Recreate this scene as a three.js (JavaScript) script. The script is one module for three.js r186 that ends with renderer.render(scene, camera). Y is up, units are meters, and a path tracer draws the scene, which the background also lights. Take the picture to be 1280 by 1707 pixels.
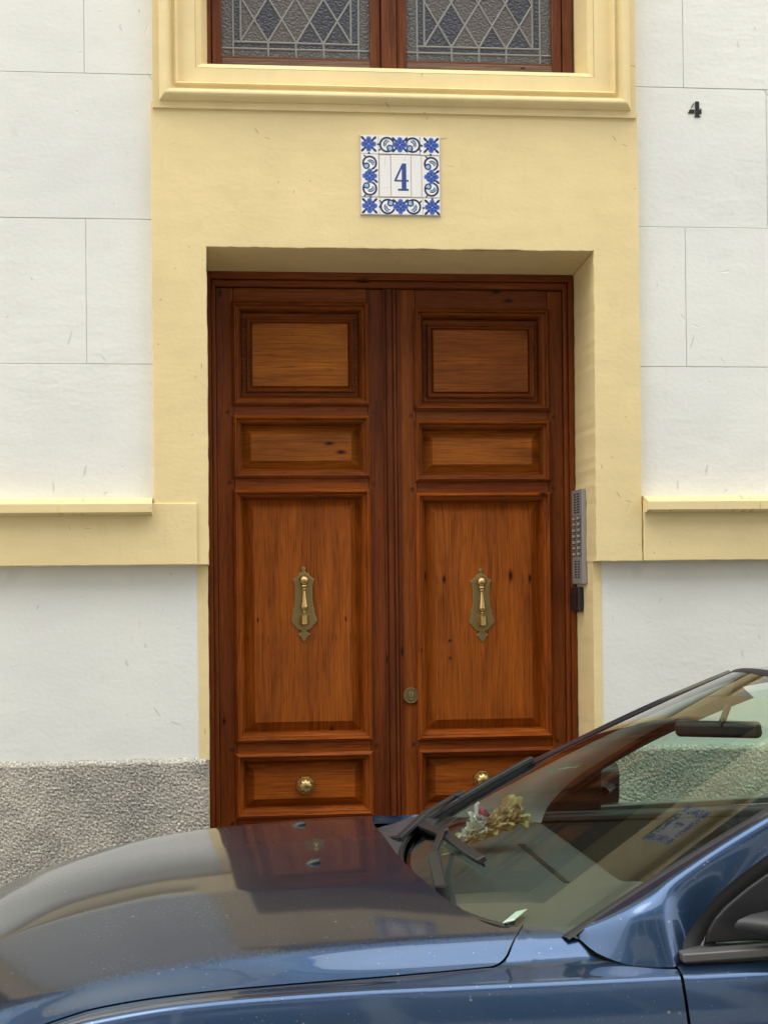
import * as THREE from 'three';
import { RoundedBoxGeometry } from 'three/addons/geometries/RoundedBoxGeometry.js';
import { mergeGeometries, toCreasedNormals } from 'three/addons/utils/BufferGeometryUtils.js';

// ---------------------------------------------------------------- camera, sky, sun, exposure
const scene = new THREE.Scene();
const camera = new THREE.PerspectiveCamera(2 * Math.atan(853.5 / 2650) * 180 / Math.PI, 1280 / 1707, 0.1, 300);
camera.position.set(-0.641, 1.6, 5.3);
camera.rotation.order = 'YXZ';
camera.rotation.set(0.0074755, -0.1092175, -0.0101662);
camera.setViewOffset(1280, 1707, 0, -96.7, 1280, 1707);
scene.add(camera);

const renderer = new THREE.WebGLRenderer({ antialias: true });
renderer.toneMapping = THREE.LinearToneMapping;
renderer.toneMappingExposure = 0.76;
renderer.shadowMap.enabled = true;

let seed = 20240611;
const rnd = () => { seed = (seed * 1664525 + 1013904223) >>> 0; return seed / 4294967296; };
const rr = (a, b) => a + (b - a) * rnd();
const lerp = (a, b, t) => a + (b - a) * t;
const clamp = (x, a = 0, b = 1) => Math.min(b, Math.max(a, x));
const sstep = (a, b, x) => { const t = clamp((x - a) / (b - a)); return t * t * (3 - 2 * t); };

// tileable gradient noise
const GX = new Float64Array(256), GY = new Float64Array(256); for (let i = 0; i < 256; i++) { GX[i] = Math.cos(i / 128 * Math.PI); GY[i] = Math.sin(i / 128 * Math.PI); }
const hash01 = (x, y, s) => (hash(x, y, s) >>> 0) / 4294967296;
const hash = (x, y, s) => { let h = (x * 374761393 + y * 668265263 + s * 982451653) | 0; h = Math.imul(h ^ (h >>> 13), 1274126177); return h ^ (h >>> 16); };
function noise(x, y, px, py, s) {
  const xi = Math.floor(x), yi = Math.floor(y), fx = x - xi, fy = y - yi;
  const x0 = ((xi % px) + px) % px, x1 = (x0 + 1) % px, y0 = ((yi % py) + py) % py, y1 = (y0 + 1) % py;
  const g = (gx, gy, dx, dy) => { const a = hash(gx, gy, s) & 255; return GX[a] * dx + GY[a] * dy; };
  const u = fx * fx * fx * (fx * (fx * 6 - 15) + 10), v = fy * fy * fy * (fy * (fy * 6 - 15) + 10);
  return lerp(lerp(g(x0, y0, fx, fy), g(x1, y0, fx - 1, fy), u), lerp(g(x0, y1, fx, fy - 1), g(x1, y1, fx - 1, fy - 1), u), v);
}
function fbm(x, y, px, py, oct, s) { let a = 0, k = 1, n = 0; for (let o = 0; o < oct; o++) { a += k * noise(x, y, px, py, s + o * 17); n += k; x *= 2; y *= 2; px *= 2; py *= 2; k *= 0.5; } return a / n; }

{ // overcast sky: brighter towards the zenith, faint cloud texture
  const W = 256, H = 128, d = new Float32Array(W * H * 4);
  for (let j = 0; j < H; j++) for (let i = 0; i < W; i++) {
    const el = ((j + 0.5) / H - 0.5) * Math.PI, L = el > 0 ? (1 + 2 * Math.sin(el)) / 3 : 1 / 3;
    const c = 1 + 0.22 * fbm(i / W * 6, j / H * 6, 6, 6, 4, 5) * sstep(0, 0.5, el), k = (j * W + i) * 4, l = 4.6 * L * c;
    d[k] = l * 0.985; d[k + 1] = l * 1.0; d[k + 2] = l * 1.03; d[k + 3] = 1;
  }
  const t = new THREE.DataTexture(d, W, H, THREE.RGBAFormat, THREE.FloatType);
  t.mapping = THREE.EquirectangularReflectionMapping; t.magFilter = THREE.LinearFilter; t.minFilter = THREE.LinearFilter; t.needsUpdate = true;
  scene.background = t; scene.environment = t;
}
const sun = new THREE.DirectionalLight(0xfff4e4, 0.85);
sun.position.set(-3.6, 10, 3.1); sun.target.position.set(0, 0, 0);
sun.castShadow = true; sun.shadow.radius = 44; sun.shadow.mapSize.set(2048, 2048);
Object.assign(sun.shadow.camera, { left: -9, right: 9, top: 11, bottom: -9, near: 0.5, far: 40 });
scene.add(sun, sun.target);

// ---------------------------------------------------------------- helpers
const taken = new Map();
function numbered(name) { const n = taken.get(name) ?? 0; taken.set(name, n + 1); return n ? name + '_' + String(n).padStart(3, '0') : name; }
function shade(o) { o.castShadow = true; o.receiveShadow = true; return o; }
function part(name, geo, mat, parent, label) { const m = shade(new THREE.Mesh(geo, mat)); m.name = name; parent.add(m); if (label) m.userData.label = label; return m; }
function thing(name, label, category, pos = [0, 0, 0], group) {
  const g = new THREE.Group(); g.name = numbered(name); g.position.set(...pos); g.userData = { label, category }; if (group) g.userData.group = group; scene.add(g); return g;
}
function group(name, parent, label) { const g = new THREE.Group(); g.name = name; parent.add(g); if (label) g.userData.label = label; return g; }
function structure(name, geo, mat) { const m = shade(new THREE.Mesh(geo, mat)); m.name = name; m.userData.kind = 'structure'; scene.add(m); return m; }
// uv in metres from the dominant axis of each face; grain 'h' turns the grain along x; ou, ov shift the pattern
function boxUV(geo, grain = 'v', ou = 0, ov = 0) {
  const g = geo.index ? geo.toNonIndexed() : geo, p = g.attributes.position; if (!g.attributes.normal) g.computeVertexNormals();
  const uv = new Float32Array(p.count * 2), a = new THREE.Vector3(), b = new THREE.Vector3(), c = new THREE.Vector3(), n = new THREE.Vector3();
  for (let i = 0; i < p.count; i += 3) {
    a.fromBufferAttribute(p, i); b.fromBufferAttribute(p, i + 1); c.fromBufferAttribute(p, i + 2);
    n.copy(b).sub(a).cross(c.clone().sub(a)); const x = Math.abs(n.x), y = Math.abs(n.y), z = Math.abs(n.z);
    for (let k = 0; k < 3; k++) {
      const q = k === 0 ? a : k === 1 ? b : c; let u, v;
      if (z >= x && z >= y) { u = q.x; v = q.y; } else if (x >= y) { u = q.z; v = q.y; } else { u = q.x; v = q.z; }
      if (grain === 'h') [u, v] = [v, u];
      uv[(i + k) * 2] = u + ou; uv[(i + k) * 2 + 1] = v + ov;
    }
  }
  g.setAttribute('uv', new THREE.BufferAttribute(uv, 2)); return g;
}
function bx(x0, x1, y0, y1, z0, z1, r = 0, grain = 'v', shift = 0) {
  const w = Math.abs(x1 - x0), h = Math.abs(y1 - y0), d = Math.abs(z1 - z0);
  const g = r > 0 ? new RoundedBoxGeometry(w, h, d, 1, Math.min(r, w / 2.01, h / 2.01, d / 2.01)) : new THREE.BoxGeometry(w, h, d);
  g.translate((x0 + x1) / 2, (y0 + y1) / 2, (z0 + z1) / 2); return boxUV(g, grain, shift, shift * 1.7);
}
// mitred frame: sweeps profile [[inset, z], ...] round a rectangle, uv (across, along)
function rectFrame(x0, x1, y0, y1, profile, crease = 0.6, sides = 4) {
  const pos = [], uv = [], s0 = rnd() * 3;
  const corner = (k, d) => [[x0 + d, y0 + d], [x1 - d, y0 + d], [x1 - d, y1 - d], [x0 + d, y1 - d]][k];
  for (let k = 0; k < sides; k++) for (let i = 0; i + 1 < profile.length; i++) {
    const [d0, z0] = profile[i], [d1, z1] = profile[i + 1], a = corner(k, d0), b = corner((k + 1) % 4, d0), c = corner((k + 1) % 4, d1), e = corner(k, d1);
    const along = (q) => (k % 2 ? q[1] : q[0]) + s0 + k * 0.37, v = [[...a, z0], [...b, z0], [...c, z1], [...e, z1]], t = [along(a), along(b), along(c), along(e)], ac = [d0, d0, d1, d1];
    for (const j of [0, 1, 2, 0, 2, 3]) { pos.push(...v[j]); uv.push(ac[j] + s0 + k * 0.13, t[j]); }
  }
  const g = new THREE.BufferGeometry(); g.setAttribute('position', new THREE.Float32BufferAttribute(pos, 3)); g.setAttribute('uv', new THREE.Float32BufferAttribute(uv, 2));
  g.computeVertexNormals(); return toCreasedNormals(g, crease);
}
function plain(g) { const h = g.index ? g.toNonIndexed() : g; for (const k of Object.keys(h.attributes)) if (!['position', 'normal', 'uv'].includes(k)) h.deleteAttribute(k); if (!h.attributes.uv) h.setAttribute('uv', new THREE.BufferAttribute(new Float32Array(h.attributes.position.count * 2), 2)); return h; }
const merge = (...gs) => mergeGeometries(gs.map(plain));
function rod(a, b, r, seg = 8, r2 = r) {
  const A = new THREE.Vector3(...a), B = new THREE.Vector3(...b), L = A.distanceTo(B), g = new THREE.CylinderGeometry(r2, r, L, seg);
  g.translate(0, L / 2, 0); g.applyQuaternion(new THREE.Quaternion().setFromUnitVectors(new THREE.Vector3(0, 1, 0), B.clone().sub(A).normalize())); g.translate(...a); return g;
}
function bar(a, b, w, h, up = [0, 1, 0]) { // box bar from a to b, w across, h along 'up'
  const A = new THREE.Vector3(...a), B = new THREE.Vector3(...b), d = B.clone().sub(A), L = d.length(); d.normalize();
  const s = new THREE.Vector3().crossVectors(d, new THREE.Vector3(...up)).normalize(), n = new THREE.Vector3().crossVectors(s, d);
  const g = new RoundedBoxGeometry(L, h, w, 1, Math.min(w, h) * 0.25); g.applyMatrix4(new THREE.Matrix4().makeBasis(d, n, s)); g.translate((a[0] + b[0]) / 2, (a[1] + b[1]) / 2, (a[2] + b[2]) / 2); return g;
}
function grid(nu, nv, fn, uvf) { // smooth sheet; fn(s,t) -> [x,y,z]
  const pos = [], uv = [], idx = [];
  for (let i = 0; i <= nu; i++) for (let j = 0; j <= nv; j++) { const p = fn(i / nu, j / nv); pos.push(...p); uv.push(...(uvf ? uvf(p, i / nu, j / nv) : [p[0], p[2]])); }
  for (let i = 0; i < nu; i++) for (let j = 0; j < nv; j++) { const a = i * (nv + 1) + j, b = a + nv + 1; idx.push(a, b, a + 1, b, b + 1, a + 1); }
  const g = new THREE.BufferGeometry(); g.setAttribute('position', new THREE.Float32BufferAttribute(pos, 3)); g.setAttribute('uv', new THREE.Float32BufferAttribute(uv, 2)); g.setIndex(idx); g.computeVertexNormals(); return g;
}
function pchip(tab) { // monotone cubic through [x, y] pairs
  const n = tab.length, X = tab.map((p) => p[0]), Y = tab.map((p) => p[1]), d = [], m = [];
  for (let i = 0; i < n - 1; i++) d.push((Y[i + 1] - Y[i]) / (X[i + 1] - X[i]));
  for (let i = 0; i < n; i++) m.push(i === 0 ? d[0] : i === n - 1 ? d[n - 2] : d[i - 1] * d[i] <= 0 ? 0 : 2 * d[i - 1] * d[i] / (d[i - 1] + d[i]));
  return (x) => {
    if (x <= X[0]) return Y[0] + m[0] * (x - X[0]); if (x >= X[n - 1]) return Y[n - 1] + m[n - 1] * (x - X[n - 1]);
    let i = 0; while (x > X[i + 1]) i++; const h = X[i + 1] - X[i], t = (x - X[i]) / h, a = t * t, b = a * t;
    return (2 * b - 3 * a + 1) * Y[i] + (b - 2 * a + t) * h * m[i] + (3 * a - 2 * b) * Y[i + 1] + (b - a) * h * m[i + 1];
  };
}
function tex(W, H, fn, srgb = false, rep = [1, 1]) { // fn(x, y) -> [r, g, b] 0..255
  const d = new Uint8Array(W * H * 4);
  for (let j = 0; j < H; j++) for (let i = 0; i < W; i++) { const c = fn(i / W, j / H), k = (j * W + i) * 4; d[k] = clamp(c[0], 0, 255); d[k + 1] = clamp(c[1], 0, 255); d[k + 2] = clamp(c[2], 0, 255); d[k + 3] = 255; }
  const t = new THREE.DataTexture(d, W, H); t.wrapS = t.wrapT = THREE.RepeatWrapping; t.magFilter = THREE.LinearFilter; t.minFilter = THREE.LinearFilter;
  if (srgb) t.colorSpace = THREE.SRGBColorSpace; t.repeat.set(...rep); t.needsUpdate = true; return t;
}
const rgb = (r, g, b) => new THREE.Color().setRGB(r, g, b);
const std = (c, rough, extra = {}) => new THREE.MeshStandardMaterial({ color: c, roughness: rough, ...extra });
const phys = (c, rough, extra = {}) => new THREE.MeshPhysicalMaterial({ color: c, roughness: rough, ...extra });

// ---------------------------------------------------------------- materials
// trowelled, many times painted plaster: long soft ripples, grit, a few nicks
const nicks = []; for (let k = 0; k < 30; k++) nicks.push([rnd(), rnd(), 0.002 + 0.012 * Math.pow(rnd(), 3), rr(0.0008, 0.0022), rr(-1.7, 1.7)]);
const nickAt = (x, y) => { let v = 0; for (const [a, b, l, w, th] of nicks) { let dx = x - a, dy = y - b; dx -= Math.round(dx); dy -= Math.round(dy); if (Math.abs(dx) > 0.02 || Math.abs(dy) > 0.02) continue; const c = Math.cos(th), s = Math.sin(th), p = (dx * c + dy * s) / l, q = (-dx * s + dy * c) / w; v = Math.max(v, clamp(1.2 - p * p - q * q)); } return v; };
const plasterBump = tex(1024, 1024, (x, y) => {
  const wob = 0.03 * fbm(x * 4, y * 4, 4, 4, 3, 3), m = sstep(-0.25, 0.35, fbm(x * 3, y * 3, 3, 3, 2, 7)), m2 = sstep(0.0, 0.4, fbm(x * 4, y * 3, 4, 3, 2, 9));
  const v = 128 + 110 * m * fbm(x * 12, (y + wob) * 34, 12, 34, 3, 11) + 80 * m2 * fbm(x * 24, y * 20, 24, 20, 3, 13) + 46 * fbm(x * 90, y * 110, 90, 110, 2, 23) + 110 * fbm(x * 3, y * 4, 3, 4, 3, 31) - 90 * nickAt(x, y);
  return [v, v, v];
}, false, [1 / 1.6, 1 / 1.6]);
const whiteMap = tex(1024, 1024, (x, y) => {
  const a = fbm(x * 3, y * 3, 3, 3, 4, 41), b = fbm(x * 9, y * 30, 9, 30, 3, 43), st = sstep(0.25, 0.6, fbm(x * 22, y * 12, 22, 12, 3, 47)), k = nickAt(x, y);
  const l = 226 + 15 * a + 6 * b - 11 * st - 26 * k; return [l, l + 0.5, l - 9 - 4 * a];
}, true, [1 / 2.1, 1 / 2.1]);
const yellowMap = tex(1024, 1024, (x, y) => {
  const a = fbm(x * 4, y * 4, 4, 4, 4, 51), b = fbm(x * 8, y * 26, 8, 26, 3, 53), st = sstep(0.2, 0.5, fbm(x * 7, y * 5, 7, 5, 4, 57)), k = nickAt(x, y), dr = sstep(0.32, 0.5, fbm(x * 46, y * 3, 46, 3, 2, 59));
  const l = 1 + 0.075 * a + 0.03 * b - 0.05 * st - 0.22 * k - 0.025 * dr; return [228 * l, 207 * l, 152 * l * (1 - 0.03 * st)];
}, true, [1 / 1.21, 1 / 1.21]);
const mWhite = std(0xffffff, 0.88, { map: whiteMap, bumpMap: plasterBump, bumpScale: 0.0034 });
const mYellow = std(0xffffff, 0.7, { map: yellowMap, bumpMap: plasterBump, bumpScale: 0.0028 });
const dripMap = tex(1024, 256, (x, y) => { const d = sstep(0.12, 0.5, fbm(x * 70, y * 2, 70, 2, 3, 61)) * sstep(-0.2, 0.3, fbm(x * 6, y, 6, 1, 2, 63)), a = fbm(x * 8, y * 2, 8, 2, 3, 65), ch = sstep(0.34, 0.40, fbm(x * 26, y * 9, 26, 9, 3, 67)), l = 1 + 0.06 * a - 0.26 * d; return ch > 0 ? [lerp(228 * l, 205, ch), lerp(207 * l, 196, ch), lerp(152 * l, 172, ch)] : [228 * l, 207 * l, 152 * l]; }, true, [1 / 1.3, 1 / 0.33]);
const mSill = std(0xffffff, 0.65, { map: dripMap, bumpMap: plasterBump, bumpScale: 0.0012 });
const mYellowTrim = std(0xffffff, 0.55, { map: yellowMap, bumpMap: plasterBump, bumpScale: 0.0007 });

// oak: grain runs along v
function woodTex(s, worn) {
  const knots = []; for (let k = 0; k < 3; k++) knots.push([hash01(k, 1, s), hash01(k, 2, s), 0.005 + 0.007 * hash01(k, 3, s)]);
  const bumpArr = [];
  const map = tex(512, 2048, (x, y) => {
    let kn = 0, pull = 0;
    for (const [a, b, r] of knots) { let dx = x - a, dy = (y - b) * 3.2; dx -= Math.round(dx); dy -= 3.2 * Math.round(dy / 3.2); const q = Math.sqrt(dx * dx + dy * dy * 0.35) / (r * 2.2); if (q < 3) { kn = Math.max(kn, Math.exp(-q * q * 1.5)); pull += Math.exp(-q * q * 0.4) * (dx > 0 ? 1 : -1) * 0.02; } }
    const warp = fbm(x * 3, y * 2, 3, 2, 4, s + 3) * 0.9 + pull * 3, ph = x * 9 + warp * 2.2 + 0.25 * fbm(x * 8, y * 5, 8, 5, 2, s + 5);
    const ring = 1 - Math.pow(Math.abs(2 * (ph * 2 - Math.floor(ph * 2)) - 1), 3), fib = fbm(x * 130, y * 12, 130, 12, 3, s + 9), pore = sstep(0.16, 0.42, fbm(x * 120, y * 22, 120, 22, 3, s + 13));
    const big = fbm(x * 4, y * 3, 4, 3, 3, s + 21), blot = sstep(0.0, 0.5, fbm(x * 5, y * 3, 5, 3, 4, s + 29)), fleck = sstep(0.36, 0.5, fbm(x * 90, y * 40, 90, 40, 2, s + 31)), line = sstep(0.22, 0.45, fbm(x * 40 + warp, y * 2, 40, 2, 2, s + 35));
    let l = 0.78 + 0.10 * ring + 0.30 * fib + 0.26 * big - 0.26 * pore - 0.16 * blot - 0.7 * kn - 0.14 * fleck - 0.15 * line; l = Math.max(0.16, l);
    let fl = 0; if (worn) fl = sstep(0.30, 0.46, fbm(x * 60, y * 60, 60, 60, 3, s + 33)) * sstep(0.02, 0.35, fbm(x * 12, y * 5, 12, 5, 3, s + 37));
    bumpArr.push(128 + 60 * fib - 90 * pore - 40 * kn - 60 * fl);
    const sat = 1 - 0.2 * (1 - l), c = [236 * l, 226 * l * sat + 2, 218 * l * sat]; if (fl) { c[0] = lerp(c[0], 250, fl * 0.8); c[1] = lerp(c[1], 255, fl * 0.9); c[2] = lerp(c[2], 255, fl); } return c;
  }, true, [1 / 0.31, 1 / 1.5]);
  let i = 0; const bump = tex(512, 2048, () => { const b = bumpArr[i++]; return [b, b, b]; }, false, [1 / 0.31, 1 / 1.5]);
  return [map, bump];
}
const [woodA, woodABump] = woodTex(101, false), [woodB, woodBBump] = woodTex(211, false), [woodW, woodWBump] = woodTex(307, true);
const wood = (c, t, b, extra = {}) => phys(c, 0.55, { map: t, bumpMap: b, bumpScale: 0.0014, specularIntensity: 0.3, clearcoat: 0.16, clearcoatRoughness: 0.2, ...extra });
const mPanelLow = wood(rgb(0.52, 0.148, 0.012), woodA, woodABump), mPanelHigh = wood(rgb(0.50, 0.165, 0.016), woodB, woodBBump);
const mStile = wood(rgb(0.29, 0.074, 0.007), woodB, woodBBump), mRail = wood(rgb(0.38, 0.094, 0.008), woodW, woodWBump), mMould = wood(rgb(0.32, 0.086, 0.008), woodA, woodABump);
const mFrame = wood(rgb(0.26, 0.064, 0.007), woodA, woodABump), mAstragal = wood(rgb(0.22, 0.052, 0.007), woodW, woodWBump);
const mWinWood = wood(rgb(0.22, 0.075, 0.028), woodW, woodWBump, { clearcoat: 0.1 }), mWinGrey = wood(rgb(0.27, 0.20, 0.15), woodW, woodWBump, { clearcoat: 0 });
const mBrass = std(rgb(0.62, 0.46, 0.20), 0.27, { metalness: 1.0, bumpMap: tex(256, 256, (x, y) => { const v = 128 + 160 * fbm(x * 20, y * 20, 20, 20, 3, 71); return [v, v, v]; }, false, [12, 12]), bumpScale: 0.0004 });
const mBrassPlate = std(rgb(0.30, 0.235, 0.10), 0.42, { metalness: 0.85 }), mPanelGrey = std(rgb(0.30, 0.30, 0.29), 0.45, { metalness: 0.2 });
const mBrassDark = std(rgb(0.22, 0.165, 0.075), 0.5, { metalness: 0.85 });
const boards = (m) => [1, 0.8, 1.14, 0.92].map((k, i) => { const q = m.clone(); q.color.setRGB(m.color.r * k, m.color.g * k * [1, 0.94, 1.05, 1][i], m.color.b * k); return q; });
const vStile = boards(mStile), vRail = boards(mRail), vMould = boards(mMould), vPanelLow = boards(mPanelLow), vPanelHigh = boards(mPanelHigh), pick = (a) => a[Math.floor(rnd() * 3.999)];
const mHole = std(rgb(0.012, 0.011, 0.01), 0.9), mPeg = wood(rgb(0.14, 0.035, 0.01), woodA, woodABump);
const mSteel = std(rgb(0.42, 0.41, 0.39), 0.38, { metalness: 0.85 }), mBlackPlastic = std(rgb(0.014, 0.014, 0.015), 0.42), mLead = std(rgb(0.22, 0.22, 0.205), 0.5, { metalness: 0.35 });
const roughBump = tex(1024, 1024, (x, y) => { const v = 128 + 190 * fbm(x * 90, y * 110, 90, 110, 4, 83); return [v, v, v]; }, false, [1, 1]);
const castMap = tex(1024, 1024, (x, y) => { const g = fbm(x * 150, y * 170, 150, 170, 3, 87), b = fbm(x * 5, y * 5, 5, 5, 3, 89), l = 166 + 120 * g + 40 * b; return [l + 4, l, l - 13 - 8 * b]; }, true, [1, 1]);
const mPlinth = std(0xffffff, 0.95, { map: castMap, bumpMap: roughBump, bumpScale: 0.004 });
const graniteMap = tex(1024, 1024, (x, y) => { const g = fbm(x * 160, y * 160, 160, 160, 3, 91), b = fbm(x * 6, y * 6, 6, 6, 4, 93), l = 140 + 40 * g + 18 * b; return [l, l - 1, l - 5]; }, true, [0.5, 0.5]);
const mGranite = std(rgb(1, 0.98, 0.94), 0.92, { map: graniteMap, bumpMap: roughBump, bumpScale: 0.003 });  // unseen street as pale granite paving, kept light to bounce light onto the wall
const mPaving = std(rgb(0.30, 0.29, 0.27), 0.9, { bumpMap: roughBump, bumpScale: 0.002 });

// ---------------------------------------------------------------- the street
const TILT = 1.7 * Math.PI / 180, TURN = 2 * Math.PI / 180, CAR = [0, -0.019, 1.64];
{
  const g = new THREE.PlaneGeometry(90, 90); g.rotateX(-Math.PI / 2);
  const street = structure('street', boxUV(g), mGranite); street.position.set(...CAR); street.rotation.order = 'YXZ'; street.rotation.set(TILT, TURN, 0);
}
// narrow slab pavement against the opposite houses
{
  const pv = structure('opposite_pavement', bx(-12, 12, -0.36, -0.09, 8.1, 9.22, 0.01), mPaving); pv.castShadow = true;
}

// ---------------------------------------------------------------- the building with the door
const house = thing('apartment_building', 'cream white apartment house with yellow door surround and grey roughcast plinth', 'building');
const HX = 6, HTOP = 9.4, HBACK = -3.2;
const winHoles = [[-3.35, -2.25, 2.05, 3.75], [2.25, 3.35, 2.05, 3.75], [-3.2, -2.2, 5.7, 8.0], [-0.5, 0.5, 5.7, 8.0], [2.2, 3.2, 5.7, 8.0]];
const holes = [[-0.82, 0.82, -1, 3.16], [-0.80, 0.80, 3.1, 4.66], ...winHoles];
function cutRects(x0, x1, y0, y1, hs) { // the rectangle minus the holes, as a list of rectangles
  const xs = [...new Set([x0, x1, ...hs.flatMap((h) => [h[0], h[1]])])].filter((x) => x >= x0 && x <= x1).sort((a, b) => a - b), out = [];
  for (let i = 0; i + 1 < xs.length; i++) {
    let spans = [[y0, y1]];
    for (const h of hs) if (h[0] < xs[i + 1] - 1e-6 && h[1] > xs[i] + 1e-6) spans = spans.flatMap(([a, b]) => h[3] <= a || h[2] >= b ? [[a, b]] : [[a, h[2]], [h[3], b]].filter((q) => q[1] - q[0] > 0.002));
    for (const [a, b] of spans) out.push([xs[i], xs[i + 1], a, b]);
  }
  return out;
}
const wall = group('wall', house);
part('wall_core', merge(...cutRects(-HX, HX, 1.84, HTOP, holes).map(([a, b, c, d]) => bx(a, b, c, d, -0.45, -0.0042))), mWhite, wall);
part('wall_core', merge(bx(-HX, -0.68, 1.0, 1.84, -0.45, -0.03), bx(0.69, HX, 1.0, 1.84, -0.45, -0.03)), mWhite, wall, 'lower white wall below the yellow band');
part('rear_wall', merge(bx(-HX, HX, -0.6, HTOP, HBACK, HBACK + 0.3), bx(-HX, -HX + 0.3, -0.6, HTOP, HBACK + 0.3, -0.46), bx(HX - 0.3, HX, -0.6, HTOP, HBACK + 0.3, -0.46)), mWhite, wall);
{ // scored plaster blocks
  const rows = [1.86]; for (let k = 0; k < 8; k++) rows.push(2.327 + 0.4795 * k);
  const skip = [...winHoles.map((h) => [h[0] - 0.16, h[1] + 0.16, h[2] - 0.18, h[3] + 0.16]), [-0.812, 0.812, -1, 4.83]];
  for (let r = 0; r + 1 < rows.length; r++) {
    const even = r % 2 === 1, xs = [];
    for (let k = 0; k < 12; k++) { const a = (even ? 0.99 : 1.283) + 0.586 * k; if (a < HX) xs.push(a); const b = (even ? -1.035 : -1.327) - 0.586 * k; if (b > -HX) xs.push(b); }
    xs.push(-HX, HX); xs.sort((a, b) => a - b);
    for (let i = 0; i + 1 < xs.length; i++) for (const [a, b, c, d] of cutRects(xs[i], xs[i + 1], rows[r], rows[r + 1], skip)) {
      if (b - a < 0.02 || d - c < 0.02) continue;
      const q = 0.0008, dz = rr(-0.0007, 0.0007);
      part('plaster_block', bx(a + q, b - q, c + q, d - q, -0.03, dz, 0.0013, 'v', 0), mWhite, wall);
    }
  }
}
part('roof', bx(-HX - 0.25, HX + 0.25, HTOP, HTOP + 0.25, HBACK, 0.35, 0.02), std(rgb(0.35, 0.16, 0.09), 0.9), house);
part('cornice', merge(bx(-HX, HX, 5.02, 5.2, -0.02, 0.09, 0.02), bx(-HX, HX, 9.1, HTOP, -0.02, 0.2, 0.03)), mYellowTrim, house);
// rough-cast plinth: really rough where the photograph shows it close
function plinthGeo(x0, x1, y0, y1, zf, cell) {
  const nx = Math.round((x1 - x0) / cell), ny = Math.round((y1 - y0) / cell);
  const bump = (x, y) => { const n = fbm(x * 125, y * 140, 8192, 8192, 3, 131); return 0.0095 * n + 0.006 * fbm(x * 9, y * 9, 4096, 4096, 2, 137); };
  return grid(nx, ny, (s, t) => { const x = lerp(x0, x1, s), y = lerp(y0, y1, t), e = Math.min(x - x0, x1 - x, y1 - y), r = Math.max(0, 0.018 - e) / 0.018; return [x, y + (t > 0.97 ? 0.013 * fbm(x * 11, 3, 4096, 4096, 4, 141) : 0), zf + bump(x, y) - 0.02 * r * r]; }, (p) => [p[0], p[1]]);
}
{
  const pl = group('plinth', house, 'grey roughcast plinth');
  part('roughcast_face', plinthGeo(-2.1, -0.649, 0.28, 1.022, -0.012, 0.003), mPlinth, pl);
  part('roughcast_face', plinthGeo(0.663, 2.1, 0.28, 1.03, -0.012, 0.0045), mPlinth, pl);
  part('plinth_core', merge(bx(-HX, -2.1, -0.6, 1.022, -0.45, -0.012, 0.006), bx(2.1, HX, -0.6, 1.03, -0.45, -0.012, 0.006), bx(-2.1, -0.652, -0.6, 1.0, -0.45, -0.036), bx(0.666, 2.1, -0.6, 1.0, -0.45, -0.036), bx(-2.1, -0.652, -0.6, 0.28, -0.03, -0.014), bx(0.666, 2.1, -0.6, 0.28, -0.03, -0.014)), mPlinth, pl);
}
// yellow surround, an upturned U with hand-made edges
function jitterLine(x0, y0, x1, y1, step, amp, s) { const L = Math.hypot(x1 - x0, y1 - y0), n = Math.max(1, Math.round(L / step)), o = []; for (let i = 0; i < n; i++) { const t = i / n, e = i === 0 ? 0 : amp * (fbm(t * L * 18, s, 4096, 4096, 3, 151) * 1.6 + (rnd() - 0.5) * 0.5); o.push([lerp(x0, x1, t) + e * (y1 - y0) / L, lerp(y0, y1, t) - e * (x1 - x0) / L]); } return o; }
{
  const q = [[-0.82, 1.662], [-0.642, 1.662], [-0.6405, 2.712], [0.662, 2.714], [0.659, 1.662], [0.82, 1.662], [0.82, 3.19], [-0.82, 3.19]], pts = [];
  q.forEach((p, i) => { const n = q[(i + 1) % q.length]; pts.push(...jitterLine(p[0], p[1], n[0], n[1], 0.02, 0.0028, i * 7.3)); });
  const g = new THREE.ExtrudeGeometry(new THREE.Shape(pts.map((p) => new THREE.Vector2(...p))), { depth: 0.328, bevelEnabled: true, bevelThickness: 0.003, bevelSize: 0.003, bevelOffset: -0.003, bevelSegments: 2 });
  g.translate(0, 0, -0.301);
  part('door_surround', boxUV(g), mYellow, house, 'yellow painted plaster surround of the door');
  const strip = (x0, x1, y0) => { const pts2 = [...jitterLine(x0, y0, x1, y0, 0.02, 0.002, 3), ...jitterLine(x1, y0, x1, 1.661, 0.02, 0.002, 5), ...jitterLine(x1, 1.661, x0, 1.661, 0.02, 0.001, 6), ...jitterLine(x0, 1.661, x0, y0, 0.02, 0.0024, 9)]; const e = new THREE.ExtrudeGeometry(new THREE.Shape(pts2.map((p) => new THREE.Vector2(...p))), { depth: 0.29, bevelEnabled: false }); e.translate(0, 0, -0.3185); return boxUV(e); };
  part('door_jamb', strip(-0.681, -0.646, 1.012), mYellow, house); part('door_jamb', strip(0.661, 0.691, 1.02), mYellow, house);
  part('door_jamb', bx(-0.70, -0.647, -0.4, 1.012, -0.33, -0.045), mYellow, house); part('door_jamb', bx(0.6615, 0.70, -0.4, 1.02, -0.33, -0.045), mYellow, house);
  // soffit falls a little towards the door
  const so = new THREE.Shape([[0.02, 2.7125], [-0.31, 2.7125], [-0.31, 2.686]].map((p) => new THREE.Vector2(...p))), sg = new THREE.ExtrudeGeometry(so, { depth: 1.2975, bevelEnabled: false }); sg.rotateY(-Math.PI / 2); sg.translate(0.6595, 0, 0);
  part('soffit', boxUV(sg), mYellow, house);
}
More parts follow.
